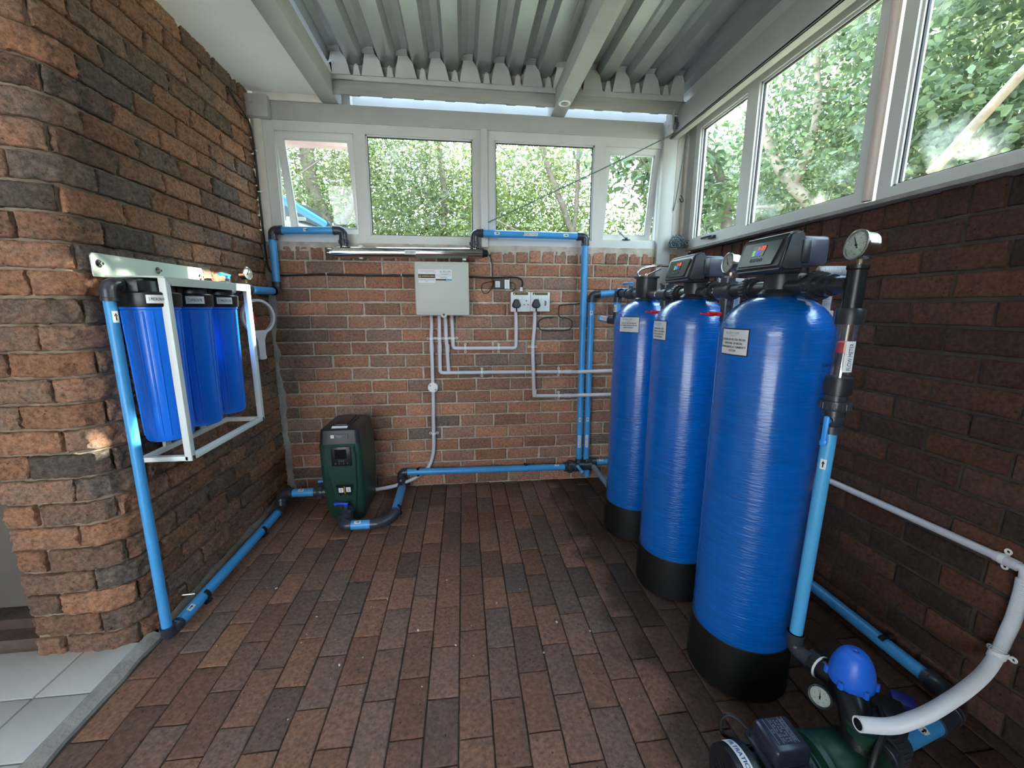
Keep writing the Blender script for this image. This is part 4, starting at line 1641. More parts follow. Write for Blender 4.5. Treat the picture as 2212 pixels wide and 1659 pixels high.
x, z = on_box(.225, .270)
f5 = flat((x, 2.6456, z), (1, 0, 0), (0, 0, 1))
b = MB()
w, h = .102, .080
label_plate(b, f5, w, h)
text(b, 'AUTHORIZED PERSONNEL', lambda x, y: f5(x, y, .0012), width=.092, height=.0065, at=(0, .031), mi=1)
text(b, 'ONLY', lambda x, y: f5(x, y, .0012), width=.02, height=.0045, at=(0, .022), mi=1)
rect(b, f5, -w / 2, -.011, w / 2, .012, .0011, 2)
text(b, 'CAUTION ELECTRICAL', lambda x, y: f5(x, y, .0016), width=.078, height=.008, at=(.009, .0005), mi=3, bold=.0003)
b.add([f5(-.049, -.006, .0016), f5(-.034, -.006, .0016), f5(-.0415, .008, .0016)], [(0, 1, 2)], 3)
b.add([f5(-.0455, -.004, .0019), f5(-.0375, -.004, .0019), f5(-.0415, .004, .0019)], [(0, 1, 2)], 2)
text(b, 'BLUESCAPE TECHNICIANS', lambda x, y: f5(x, y, .0012), width=.094, height=.0068, at=(0, -.022), mi=4)
text(b, 'ONLY', lambda x, y: f5(x, y, .0012), width=.02, height=.0045, at=(0, -.031), mi=4)
b.build('sticker', [PAPER, INKRED, INK, INKYEL, INKBLUE], door)
x, z = on_box(.535, .245)
f6 = flat((x, 2.6456, z), (1, 0, 0), (0, 0, 1))
b = MB()
label_plate(b, f6, .100, .066)
text(b, 'BLUESCAPE', lambda x, y: f6(x, y, .0012), width=.066, height=.012, at=(.010, .020), mi=4)
for k in range(16):
    t0, t1 = k / 16, (k + 1) / 16
    q = lambda t: (-.028 + .075 * t, .013 - .008 * math.sin(PI * (.15 + .8 * t)))
    (xa, ya), (xb, yb) = q(t0), q(t1)
    wd = .0016 * math.sin(PI * t0 + .1)
    b.add([f6(xa, ya - wd, .0013), f6(xb, yb - wd, .0013), f6(xb, yb + wd * .4, .0013), f6(xa, ya + wd * .4, .0013)], [(0, 1, 2, 3)], 5)
for y, w_ in ((.003, .044), (-.006, .042), (-.0125, .018), (-.0185, .026)):
    rect(b, f6, -w_, y - .0008, w_, y + .0008, .0012, 5)
rect(b, f6, -.050, -.033, .016, -.0245, .0012, 2)
b.add([f6(.016, -.033, .0012), f6(.050, -.033, .0012), f6(.050, -.0245, .0012), f6(.019, -.0245, .0012)], [(0, 1, 2, 3)], 6)
b.build('card', [PAPER, INKRED, INK, INKYEL, INKBLUE, GREYINK, CARDBLUE], door)

# ------------------------------------------------------------------ white conduits on the back wall
CR = 0.0125
CO = 0.020


def conduit(name, label, pts, group=None, clips=(), joins=(), n=4, r=CR):
    P = [wb(q[0], q[1], q[2] if len(q) > 2 else CO) for q in pts]
    t = thing(name, label, 'conduit', P[0], 'white conduits on the back wall')
    # rounded corners
    out = [P[0]]
    for i in range(1, len(P) - 1):
        a, c, d = P[i - 1], P[i], P[i + 1]
        d0, d1 = (c - a).normalized(), (d - c).normalized()
        if d0.dot(d1) < .5:
            k = min(.022, (c - a).length * .45, (d - c).length * .45)
            for s_ in range(7):
                q = s_ / 6
                out.append((c - d0 * k) * (1 - q) ** 2 + c * 2 * q * (1 - q) + (c + d1 * k) * q * q)
        else:
            out.append(c)
    out.append(P[-1])
    MB().tube(out, r, 18).build('tube', CONDUIT, t)
    for (x, z, dx, dz) in clips:
        saddle(t, wb(x, z, CO), V((dx, 0, dz)), (0, -1, 0), r)
    for (x, z, dx, dz) in joins:
        d = V((dx, 0, dz)).normalized()
        MB().lathe(wb(x, z, CO) - d * .026, d, [(0, r), (0, r * 1.2), (.052, r * 1.2), (.052, r)], 20).build('coupler', CONDUIT, t)
    return t


b_top = 1.20
conduit('conduit', 'white conduit from the leftmost hole of the beige box down to the round junction box', [(-.209, b_top), (-.209, 1.13), (-.214, 1.07), (-.214, .742)], clips=[(-.214, 1.041, 0, 1)], joins=[(-.214, .975, 0, 1)])
conduit('conduit', 'white conduit from the second hole of the beige box turning right along the wall', [(-.157, b_top), (-.160, 1.05), (-.163, .808), (.40, .806), (.66, .803), (.745, .802), (.80, .801, .075), (.90, .802, .085), (1.10, .806, .075)], clips=[(-.161, 1.041, 0, 1), (.119, .807, 1, 0), (.656, .803, 1, 0)], joins=[(-.161, .975, 0, 1), (.725, .802, 1, 0)])
conduit('conduit', 'white conduit from the third hole of the beige box ending in the lower horizontal conduit', [(-.118, b_top), (-.116, 1.05), (-.106, .818)], clips=[(-.113, 1.041, 0, 1)], joins=[(-.110, .975, 0, 1)])
conduit('conduit', 'white conduit from the rightmost hole of the beige box looping up to the left socket', [(-.076, b_top), (-.073, 1.05), (-.072, .974), (.352, .972), (.354, 1.10), (.350, 1.235)], clips=[(-.073, 1.041, 0, 1), (.009, .974, 1, 0), (.234, .973, 1, 0)], joins=[])
conduit('conduit', 'white conduit dropping from the right socket and running right behind the third tank', [(.482, 1.235), (.478, 1.10), (.468, .98), (.473, .87, .035), (.476, .806, .047), (.479, .74, .035), (.483, .635), (.66, .632), (.745, .632), (.80, .632, .075), (.90, .632, .085), (1.10, .634, .075)], clips=[(.467, .98, 0, 1), (.66, .632, 1, 0)], joins=[(.487, .655, 0, 1), (.725, .632, 1, 0)])
jb = thing('junction_box', 'round white junction box on the vertical conduit of the back wall', 'junction box', wb(-.213, .712, .0))
c = wb(-.213, .712, .012)
MB().lathe(c, (0, -1, 0), [(-.012, .034), (.022, .034), (.026, .031), (.0265, .0)], 40).build('body', WHITE, jb)
for s_ in (1, -1):
    MB().lathe(c + V((-.017 * s_, -.0265, .014 * s_)), (0, -1, 0), [(0, .0045), (.0015, .0045)], 12).build('screw', GREYINK, jb)
conduit('conduit', 'white conduit curving from the round junction box behind the blue pipe to the pump', [(-.213, .685), (-.218, .50), (-.220, .40)], clips=[(-.219, .384, 0, 1)])
last = [o for o in bpy.data.objects if o.get('label', '').startswith('white conduit curving')][0]
pts = [wb(-.220, .41, CO), wb(-.222, .30, CO), wb(-.232, .22, CO), V((-.262, 2.742, .150)), V((-.33, 2.735, .090)), V((-.42, 2.70, .062)), V((-.50, 2.66, .054)), V((-.60, 2.62, .055))]
MB().tube(smooth(pts, 8), CR, 18).build('tube', CONDUIT, last)

# ------------------------------------------------------------------ sockets, plugs, adapter
PLUG = mat('dark_grey_plug', lin(62, 64, 70), 0.45)
SOCK = mat('socket_plastic', lin(214, 218, 220), 0.28)


def socket(label, x0, x1, z0, z1, euro):
    a, c = wb(x0, z1, .05), wb(x1, z0, .05)
    mx, mz, w, h = (a.x + c.x) / 2, (a.z + c.z) / 2, c.x - a.x, a.z - c.z
    t = thing('wall_socket', label, 'socket', (mx, 2.76, mz), 'wall sockets beside the beige box')
    MB().rbox((mx, 2.742, mz), (w - .004, .045, h - .004), .004).build('mounting_box', SOCK, t)
    fp = MB().rbox((mx, 2.719, mz), (w, .010, h), .004).build('face_plate', SOCK, t)
    f = flat((mx, 2.7138, mz), (1, 0, 0), (0, 0, 1))
    b = MB()
    rect(b, f, -w * .38, h * .29, w * .38, h * .48, .0004, 0)
    rect(b, f, -w * .375, h * .35, w * .375, h * .475, .0008, 1)
    text(b, 'CAUTION ELECTRICAL', lambda x, y: f(x, y, .0012), width=w * .58, height=h * .055, at=(w * .06, h * .41), mi=2, bold=.0002)
    b.add([f(-w * .35, h * .37, .0012), f(-w * .25, h * .37, .0012), f(-w * .30, h * .455, .0012)], [(0, 1, 2)], 2)
    b.build('sticker', [PAPER, INK, INKYEL], fp)
    for dx in (.0, .13):
        MB().rbox(f(w * dx - w * .03, h * .18, .002), (w * .09, .005, h * .15), .001).build('switch', WHITE, fp)
    b = MB()
    if euro:
        b.prism([(w * .22, h * .07), (w * .27, h * .07), (w * .32, h * .02), (w * .32, -h * .15), (w * .27, -h * .21), (w * .22, -h * .21)], f(0, 0, 0), (1, 0, 0), (0, 0, 1), (0, -.0006, 0), 1)
        hs = ((.27, .01), (.24, -.07), (.27, -.15))
        r_ = .0022
    else:
        hs = ((.29, .06), (.19, -.14), (.38, -.14))
        r_ = .0042
    for (u_, v_) in hs:
        b.cyl(f(w * u_, h * v_, 0), f(w * u_, h * v_, .0012), r_, seg=14, mi=0)
    b.build('pin_holes', [INK, GREYINK], fp)
    # the plug pushed into the left outlet is a thing of its own
    p = thing('plug', ('dark grey plug in the left wall socket above a white conduit' if not euro else 'dark grey plug in the right wall socket above a white conduit'), 'plug', f(-w * .22, -h * .08), 'dark plugs in the wall sockets')
    g = MB()
    prof = [(-.030, -.018), (-.016, -.030), (.016, -.030), (.030, -.018), (.031, -.006), (.016, .028), (.006, .033), (-.006, .033), (-.016, .028), (-.031, -.006)]
    k = w / .142
    o = f(-w * .22, -h * .10)
    g.prism([(x * k, y * k) for x, y in prof], o, (1, 0, 0), (0, 0, 1), (0, -.014, 0))
    n0 = len(prof)
    g.add([o + V((x * k, -.014, y * k)) for x, y in prof] + [o + V((x * k * .72, -.026, y * k * .72)) for x, y in prof],
          [tuple(range(n0, 2 * n0))[::-1]] + [(i, n0 + i, n0 + (i + 1) % n0, (i + 1) % n0) for i in range(n0)])
    g.build('body', PLUG, p, smooth=50)
    MB().tube(smooth([o + V((0, -.012, -.026)), o + V((0, -.012, -.034)), o + V((.002, -.006, -.050))]), .0042, 10).build('cord', INK, p)
    return t


socket('left white wall socket with a round-pin outlet and a yellow caution sticker', .316, .4485, 1.216, 1.347, False)
socket('right white wall socket with a small narrow outlet and a yellow caution sticker', .4495, .582, 1.218, 1.346, True)
MB_ = MB()
g0 = wb(.387, 1.352, .03)
gl_ = thing('cable_gland', 'small white cable gland on top of the left wall socket', 'cable gland', g0)
MB().lathe(g0, Z1, [(0, .011), (.008, .011)], 6).lathe(g0 + Z1 * .008, Z1, [(0, .009), (.014, .009), (.018, .006)], 20).build('body', WHITE, gl_)

ad = thing('power_adapter', 'dark grey power adapter with a label, hanging right of the beige box', 'power adapter', wb(.26, 1.396, .0))
a, c = wb(.208, 1.425, .035), wb(.308, 1.367, .035)
mx, mz, w, h = (a.x + c.x) / 2, (a.z + c.z) / 2, c.x - a.x, a.z - c.z
MB().rbox((mx, 2.750, mz), (w, .035, h), .004).build('case', PLUG, ad)
f = flat((mx, 2.7323, mz), (1, 0, 0), (0, 0, 1))
b = MB()
rect(b, f, -w * .44, -h * .35, -w * .14, h * .32, .0005, 0)
rect(b, f, w * .17, -h * .5, w * .5, h * .5, .0005, 0)
text(b, 'UV LIGHT', lambda x, y: f(w * .335 - y, x, .001), width=h * .78, height=.007)
for k in range(4):
    rect(b, f, -w * .40, -h * .24 + k * h * .13, -w * .2, -h * .20 + k * h * .13, .0009, 2)
b.build('label', [PAPER, INK, GREYINK], ad)

# ------------------------------------------------------------------ cables on the back wall
CAB = mat('black_cable', lin(24, 24, 26), 0.5)


def cable(name, label, pts, r, off=.008, n=8, m=None, cat='cable'):
    P = [wb(*p, off) if len(p) == 2 else V(p) for p in pts]
    o = MB().tube(smooth(P, n), r, 10).build(name, m or CAB, None)
    return tag(o, label, cat)


t = thing('power_cable', 'black cable clipped down the left corner and across the back wall to the sockets', 'cable', (-1.19, 2.76, 1.45))
pts = [V((-1.187, 2.52, 2.36)), V((-1.186, 2.60, 2.325)), V((-1.184, 2.68, 2.29)), V((-1.187, 2.735, 2.22)), V((-1.189, 2.748, 2.0)), V((-1.190, 2.752, 1.75)), V((-1.190, 2.756, 1.56)), V((-1.186, 2.757, 1.49)), V((-1.170, 2.758, 1.455)), V((-1.12, 2.759, 1.438))]
pts += [wb(-1.0, 1.441, .009), wb(-.85, 1.446, .009), wb(-.60, 1.442, .009), wb(-.39, 1.444, .009), wb(-.1, 1.442, .009), wb(.05, 1.441, .009), wb(.2, 1.438, .009), wb(.34, 1.441, .009), wb(.382, 1.43, .012), wb(.396, 1.405, .02), wb(.389, 1.378, .03)]
MB().tube(smooth(pts, 8), .0055, 12).build('sheath', CAB, t)
for x, z in ((-.85, 1.446), (-.39, 1.444)):
    MB().rbox(wb(x, z + .004, .012), (.006, .016, .016), .003).build('clip', WHITE, t)
for z in (2.14, 1.915):
    MB().rbox((-1.184, 2.748, z), (.02, .012, .007), .002).build('clip', WHITE, t)
cable('adapter_cable', 'thin black cable hanging from the lamp cap to the adapter with a loop', [(.170, 1.583), (.186, 1.56), (.194, 1.50), (.197, 1.42), (.196, 1.385), (.17, 1.345), (.142, 1.336), (.122, 1.365), (.130, 1.395), (.165, 1.408), (.20, 1.412), (.212, 1.405)], .0028)
cable('adapter_mains_cable', 'thin black cable from the adapter down behind the left wall socket', [(.306, 1.405), (.335, 1.405), (.348, 1.385), (.338, 1.36), (.318, 1.345), (.32, 1.33)], .0028, off=.012)
cable('loose_cable', 'thin black lead looped round one brick right of the sockets, its tip bare', [(.605, 1.178), (.55, 1.176), (.515, 1.16), (.505, 1.134), (.515, 1.105), (.54, 1.091), (.62, 1.089), (.705, 1.091), (.735, 1.108), (.742, 1.136), (.732, 1.16), (.705, 1.174), (.665, 1.177), (.648, 1.19), (.645, 1.225), (.652, 1.258), (.70, 1.266), (.76, 1.268), (.80, 1.275)], .0034)
tip = MB().cyl(wb(.585, 1.177, .008), wb(.608, 1.178, .008), .006, .0045, 12)
o = [x for x in bpy.data.objects if x.name == 'loose_cable'][0]
tip.build('jack', DARK, o)
MB().cyl(wb(.608, 1.178, .008), wb(.622, 1.180, .008), .0025, seg=10).build('jack_tip', CHROME, o)

# ------------------------------------------------------------------ filter tanks
TXC, TR = 0.943, 0.152
LED = mat('red_led', lin(60, 0, 0), .4, emit=lin(255, 60, 30), estr=3.0)
LEDB = mat('blue_led', lin(0, 0, 60), .4, emit=lin(40, 40, 255), estr=2.5)
LEDG = mat('green_led', lin(0, 40, 0), .4, emit=lin(120, 230, 60), estr=1.2)
PANEL = mat('control_panel', lin(34, 37, 37), 0.2)
VALVE = mat('valve_black', lin(40, 41, 46), 0.34)
LABELGREY = mat('tank_label', lin(205, 208, 212), 0.35)


def tank(y, label, words, ang, size, serial=False):
    t = thing('filter_tank', label, 'tank', (TXC, y, 0.0), 'blue filter tanks')
    prof = [(.125, .150), (.135, TR)] + [(.135 + .001 + k * .105, TR) for k in range(1, 10)]
    z0 = 1.165
    prof = [(z, r) for z, r in prof if z < z0]
    for k in range(13):
        a = PI / 2 * k / 12
        prof.append((z0 + .122 * math.sin(a), max(.040, TR * math.cos(a) ** .85)))
    MB().lathe((TXC, y, 0), Z1, prof, 96).build('vessel', TANK, t)
    MB().lathe((TXC, y, 0), Z1, [(0.0, .150), (0.004, .158), (.150, .1565), (.178, .1545), (.180, .1525)], 72, caps=True).build('base', TYRE, t)
    out = V((math.cos(ang), math.sin(ang), 0))
    fn = wrap((TXC, y, size[2]), Z1, out, TR)
    b = MB()
    w, h = size[0], size[1]
    wrap_plate(b, fn, w + .006, h + .006, .0005, 1, 14)
    wrap_plate(b, fn, w, h, .0010, 0, 14)
    text(b, 'BLUESCAPE', lambda x, y: fn(x, y, .0016), width=w * .52, height=h * .09, at=(-w * .05, h * .36), mi=2)
    for k in range(14):
        t0, t1 = k / 14, (k + 1) / 14
        q = lambda s_: (w * (-.18 + .36 * s_), h * (.30 - .055 * math.sin(PI * (.1 + .85 * s_))))
        (xa, ya), (xb, yb) = q(t0), q(t1)
        wd = h * .014 * math.sin(PI * t0 + .15)
        b.add([fn(xa, ya - wd, .0017), fn(xb, yb - wd, .0017), fn(xb, yb + wd * .3, .0017), fn(xa, ya + wd * .3, .0017)], [(0, 1, 2, 3)], 2)
    n = len(words)
    for i, wd_ in enumerate(words):
        hh = h * (.085 if n < 5 else .075)
        text(b, wd_, lambda x, y: fn(x, y, .0016), width=min(w * .92, len(wd_) * hh * .66), height=hh, at=(0, h * (.10 - .15 * i if n < 5 else .12 - .125 * i)), mi=1, bold=.0003)
    b.build('label', [LABELGREY, INK, GREYINK], t)
    return t


t1 = tank(1.155, 'nearest of the three blue filter tanks, beside the flow meter', ['KATALOX FILTER MEDIA', 'REMOVAL OF IRON,', 'MANGANESE & TURBIDITY', 'SYSTEM'], math.radians(-170.5), (.094, .073, 1.149))
# maker's print on the near tank
fn = wrap((TXC, 1.155, 1.065), Z1, (math.cos(math.radians(-68)), math.sin(math.radians(-68)), 0), TR)
b = MB()
text(b, 'Canature', lambda x, y: fn(x, y, .0008), width=.05, height=.012, at=(0, .03), mi=0)
for k in range(11):
    w_ = .018 + .006 * ((k * 7) % 3)
    rect(b, fn, -w_, .012 - k * .011, w_, .0145 - k * .011, .0008, 0)
b.build('print', [INK], t1)
t2 = tank(1.615, 'middle of the three blue filter tanks, behind the nearest one', ['CARBON MEDIA / KDF', 'REMOVAL OF CHLORINE', 'BAD TASTE IN WATER', 'WATER POLISHING'], math.radians(-176), (.094, .073, 1.157))
t3 = tank(2.075, 'farthest of the three blue filter tanks, next to the back wall', ['CALCITE FILTER MEDIA', 'PH CORRECTION IN WATER', '& ANTI-SCALANT'], math.radians(-144), (.108, .073, 1.163))


def valve_head(y, label, bright):
    t = thing('control_valve', label, 'control valve', (TXC, y, 1.285), 'automatic valve heads on the tanks')
    b = MB()
    b.lathe((TXC, y, 0), Z1, [(1.283, .052), (1.290, .056), (1.297, .050), (1.302, .043), (1.345, .043), (1.35, .048), (1.36, .048)], 40)
    b.rbox((TXC + .045, y, 1.325), (.05, .05, .05), .008)
    b.cyl((TXC, y - .10, 1.308), (TXC, y + .10, 1.308), .021)
    b.cyl((TXC + .05, y - .02, 1.34), (TXC + .05, y - .02, 1.30), .012)
    b.build('neck', VALVE, t)
    # head: side profile (x, z) run along y and bevelled
    w = .094
    yc = y - .013
    prof = [(.862, 1.346), (.846, 1.356), (.868, 1.443), (.876, 1.450), (.904, 1.456), (.918, 1.450), (.918, 1.350)]
    bm = bmesh.new()
    v0 = [bm.verts.new((x, yc - w, z)) for x, z in prof]
    v1 = [bm.verts.new((x, yc + w, z)) for x, z in prof]
    n = len(prof)
    bm.faces.new(v0)
    bm.faces.new(v1[::-1])
    for i in range(n):
        bm.faces.new((v0[(i + 1) % n], v0[i], v1[i], v1[(i + 1) % n]))
    bmesh.ops.recalc_face_normals(bm, faces=list(bm.faces))
    bmesh.ops.bevel(bm, geom=[e for e in bm.edges], offset=.007, segments=3, affect='EDGES')
    bm.verts.index_update()
    b = MB()
    b.add([v.co.copy() for v in bm.verts], [tuple(q.index for q in f_.verts) for f_ in bm.faces])
    bm.free()
    b.rbox((.920, yc - w + .005, 1.40), (.026, .016, .06), .004)
    b.rbox((.920, yc + w - .005, 1.40), (.026, .016, .06), .004)
    b.build('hood', VALVE, t)
    MB().rbox((.962, yc, 1.404), (.088, .160, .078), .012, seg=3).rbox((.96, y, 1.362), (.05, .06, .02), .004).build('motor_cover', mat('motor_cover_grey', lin(66, 68, 84), 0.3), t)
    upv = V((.022, 0, .087)).normalized()
    f = flat((.8570, yc, 1.400), (0, -1, 0), upv)     # seen from the room: right is -y
    pn = MB()
    pp = [(-.078, -.032), (.062, -.034), (.080, .032), (-.070, .034)]
    pn.prism([(x, q) for x, q in pp], f(0, 0, .001), (0, -1, 0), upv, V((-.95, 0, .32)) * .003)
    p = pn.build('panel', PANEL, t)
    b = MB()
    h_ = .0052
    b.add([f(x, q, h_) for x, q in [(-.030, -.006), (.020, -.006), (.026, .024), (-.024, .024)]], [(0, 1, 2, 3)], 0)
    text(b, '1-22', lambda x, y_: f(x + .2 * y_, y_, h_ + .0008), width=.028, height=.010, at=(.008, .016), mi=1, bold=.0004)
    rect(b, f, -.010, -.002, .002, .009, h_ + .0006, 2)
    text(b, 'D', lambda x, y_: f(x, y_, h_ + .0012), height=.007, at=(-.004, .0035), mi=5)
    for k in range(3):
        rect(b, f, -.024, -.004 + k * .0055, -.014, -.001 + k * .0055, h_ + .0006, 3)
    for k in range(4):
        b.torus(f(-.024 + k * .013, -.017, h_), f(0, 0, 1) - f(0, 0, 0), .0046, .0009, 14, 5, mi=4)
    b.build('display', [mat('lcd_glass', lin(70, 76, 78), .15), LED, LEDB, LEDG, GREYINK, PAPER], p)
    # union nuts either side
    for s_ in (-1, 1):
        union(t, (TXC, y + s_ * .128, 1.308), Y_, .055, r=.022, m=VALVE)
    return t


valve_head(1.155, 'black valve head with a lit display on the nearest blue tank', True)
valve_head(1.615, 'black valve head with a lit display on the middle blue tank', False)
# manual valve on the third tank
mv = thing('manual_valve', 'black manual valve with a chrome lever on the farthest blue tank', 'valve', (TXC, 2.075, 1.285))
b = MB()
b.lathe((TXC, 2.075, 0), Z1, [(1.283, .052), (1.290, .055), (1.297, .05), (1.30, .052), (1.395, .052), (1.395, .062), (1.402, .062), (1.403, .02)], 40)
b.cyl((TXC, 1.97, 1.312), (TXC, 2.18, 1.312), .022)
b.build('body', VALVE, mv)
b = MB()
hp = smooth([(TXC - .035, 2.09, 1.402), (TXC - .045, 2.085, 1.425), (TXC - .02, 2.07, 1.445), (TXC + .04, 2.03, 1.455), (TXC + .075, 2.0, 1.452)], 6)
b.tube(hp, .0065, 10)
b.tube([(TXC - .01, 2.085, 1.403), (TXC + .05, 2.03, 1.440)], .004, 8)
b.ball((TXC - .035, 2.09, 1.406), .009)
b.ball((TXC, 2.08, 1.409), .010)
b.build('lever', CHROME, mv)

# pipework between the tanks
run = thing('tank_link_pipe', 'dark pipe linking the nearest and middle tank valves, with a red sample tap', 'pipe', (TXC, 1.385, 1.308), 'pipes linking the tank valves')


def link(run, ya, yb, yt):
    pipe(run, (TXC, ya, 1.308), (TXC, yb, 1.308), .024, VALVE)
    MB().lathe((TXC, yt - .04, 1.308), Y_, [(0, .025), (0, .031), (.08, .031), (.08, .025)], 28).cyl((TXC, yt, 1.308), (TXC, yt, 1.352), .024).cyl((TXC, yt, 1.352), (TXC, yt, 1.358), .028, seg=6).cyl((TXC, yt, 1.308), (TXC, yt, 1.255), .022).cyl((TXC, yt, 1.255), (TXC, yt, 1.20), .016).cyl((TXC, yt, 1.205), (TXC, yt, 1.18), .013).build('tee', FIT, run)
    b = MB()
    b.rbox((TXC - .028, yt, 1.226), (.02, .024, .014), .004)
    b.rbox((TXC - .046, yt + .012, 1.226), (.030, .022, .018), .007)
    b.rbox((TXC - .066, yt + .022, 1.227), (.03, .014, .008), .003)
    b.build('tap_lever', REDP, run)
    arrow_sticker(run, (TXC, yt + .05, 1.308), Y_, (-1, 0, .1), .0245, L=.026, w=.02)


link(run, 1.25, 1.52, 1.405)
run = thing('tank_link_pipe', 'dark pipe linking the middle and farthest tank valves, with a red sample tap', 'pipe', (TXC, 1.84, 1.308), 'pipes linking the tank valves')
link(run, 1.71, 1.98, 1.865)
gauge('steel pressure gauge on the pipe between the nearest and middle tanks', (TXC - .01, 1.405, 1.404), (-.985, .05, .08), .034, .034, (0, 0, -1), .026, 120)

# outlet of the third tank: valve, elbow and short drop with a stub
run = thing('tank_outlet_valve', 'blue-handled valve and elbows leaving the farthest tank', 'pipe', (TXC, 2.30, 1.31))
pipe(run, (TXC, 2.15, 1.318), (TXC, 2.42, 1.330), .0205, FIT)
ball_valve(run, (TXC, 2.275, 1.324), Y_, Z1, (-.3, .9, 0), .10, r=.021, hl=.075)
elbow(run, (TXC, 2.47, 1.332), Y_, -Z1, r=.021)
pipe(run, (TXC, 2.47, 1.285), (TXC, 2.47, 1.20), .0205)
elbow(run, (TXC, 2.47, 1.165), -Z1, (-.6, .8, .12), r=.021)
pipe(run, (TXC - .028, 2.507, 1.17), (TXC - .075, 2.575, 1.18), .020)
d_ = V((-.57, .82, .12)).normalized()
arrow_sticker(run, V((TXC - .05, 2.54, 1.175)), d_, (-.7, -.6, .3), .0205, L=.055, w=.03, body='BACKWASH')
arrow_sticker(run, (TXC, 2.47, 1.24), Z1, (-.9, -.4, 0), .0205, L=.045, w=.022)
MB().cyl((TXC, 2.49, 1.345), (1.07, 2.50, 1.345), .020).build('pipe', PIPE, run)

# flow meter column beside the near tank
FX, FYY = 0.967, 0.935
fm = thing('flow_meter', 'clear flow meter tube with a red float standing in front of the nearest tank', 'flow meter', (FX, FYY, 0.27))
fx = lambda z: V((FX - (1.35 - z) * 0.018, FYY, z))


def seg(name, z0, z1, prof_r, m, n=32):
    a, c = fx(z0), fx(z1)
    return MB().lathe(a, c - a, [(t * (c - a).length, r_) for t, r_ in prof_r], n).build(name, m, fm)


seg('head', 1.235, 1.352, [(0, .0195), (0, .0208), (.9, .0208), (.93, .0235), (1, .0235), (1, .02)], BLACK)
MB().cyl((FX - .004, FYY + .012, 1.306), (FX - .012, 1.02, 1.307), .022).lathe((FX - .012, .985, 1.307), Y_, [(0, .022), (0, .028), (.03, .028), (.03, .036), (.068, .036), (.068, .028), (.09, .028)], 28).build('port', VALVE, fm)
seg('nut', 1.208, 1.248, [(0, .026), (0, .030), (.2, .0305), (.85, .0305), (1, .028)], VALVE)
seg('tube', 1.070, 1.212, [(0, .0195), (0, .0212), (1, .0212), (1, .0195)], TUBE)
MB().cyl(fx(1.075), fx(1.21), .0035, seg=14).build('spindle', CHROME, fm)
seg('float', 1.135, 1.166, [(0, .009), (.1, .0168), (.9, .0168), (1, .009)], REDP)
seg('nut', 1.030, 1.074, [(0, .027), (0, .0305), (.2, .031), (.85, .031), (1, .029)], VALVE)
seg('spacer', 0.995, 1.032, [(0, .0215), (1, .0215)], FIT)
union(fm, fx(1.000), Z1, .055, r=.0192, m=FIT, big=1.72)
ball_valve(fm, fx(.962), Z1, (-.85, -.5, 0), -Z1, .075, r=.017, hl=.075, hm=VBLUE)
pipe(fm, fx(.938), fx(.30), .0165, mat('light_blue_pvc', lin(84, 172, 226), .34))
elbow(fm, fx(.268), -Z1, (.20, -1, 0), r=.018, L=.05)
fn = wrap(fx(1.128), Z1, (-.42, -.9, 0), .0215)
b = MB()
wrap_plate(b, lambda x, y, h=0: fn(x + .007, y, h), .024, .078, .0008, 0, 8)
text(b, 'FLOW METER', lambda x, y: fn(.007 - y, x, .0014), width=.068, height=.010, mi=1)
b.build('label', [PAPER, INK], fm)
arrow_sticker(fm, fx(.84), Z1, (-.8, -.5, 0), .0165, L=.028, w=.014)
gauge('large steel pressure gauge on top of the flow meter', (FX - .022, FYY - .005, 1.399), (-.985, .10, .10), .0345, .034, (.1, .1, -1), .024, 118)

# corrugated drain hoses from the valve heads
HOSE = mat('white_hose', lin(224, 226, 232), .4)


def hose(name, label, pts, r=.013, pitch=.0045):
    P = smooth(pts, 40)
    # even spacing
    acc, out = 0, [P[0]]
    for a, c in zip(P, P[1:]):
        while True:
            L_ = (c - out[-1]).length
            if L_ < pitch / 2:
                break
            out.append(out[-1] + (c - out[-1]).normalized() * (pitch / 2))
    b = MB().tube(out, r, 18, rfun=lambda i, n: r if i % 2 else r * .80)
    d0 = (out[-1] - out[-2]).normalized()
    b.lathe(out[-1], d0, [(0.0004, r * .74), (0.0008, .0004)], 18, 1, caps=False)  # black disc paints in the dark hollow of the open end
    return tag(b.build(name, [HOSE, INK], None, smooth=24), label, 'hose')


hose('drain_hose', 'white corrugated hose from the nearest valve head bending into the square drain pipe', [(.985, 1.072, 1.351), (1.05, 1.055, 1.350), (1.12, 1.075, 1.350), (1.175, 1.13, 1.348), (1.197, 1.20, 1.340), (1.20, 1.245, 1.315), (1.20, 1.253, 1.27), (1.20, 1.253, 1.22)])
hose('drain_hose', 'white corrugated hose from the middle valve head', [(.985, 1.532, 1.351), (1.05, 1.515, 1.348), (1.12, 1.535, 1.346), (1.175, 1.59, 1.344), (1.197, 1.66, 1.335), (1.20, 1.705, 1.31), (1.20, 1.713, 1.26), (1.20, 1.713, .9)])
o = tag(MB().rbox((1.20, 1.253, .62), (.032, .032, 1.24), .003).build('drain_pipe', CONDUIT), 'white square drain pipe standing behind the nearest tank', 'pipe')

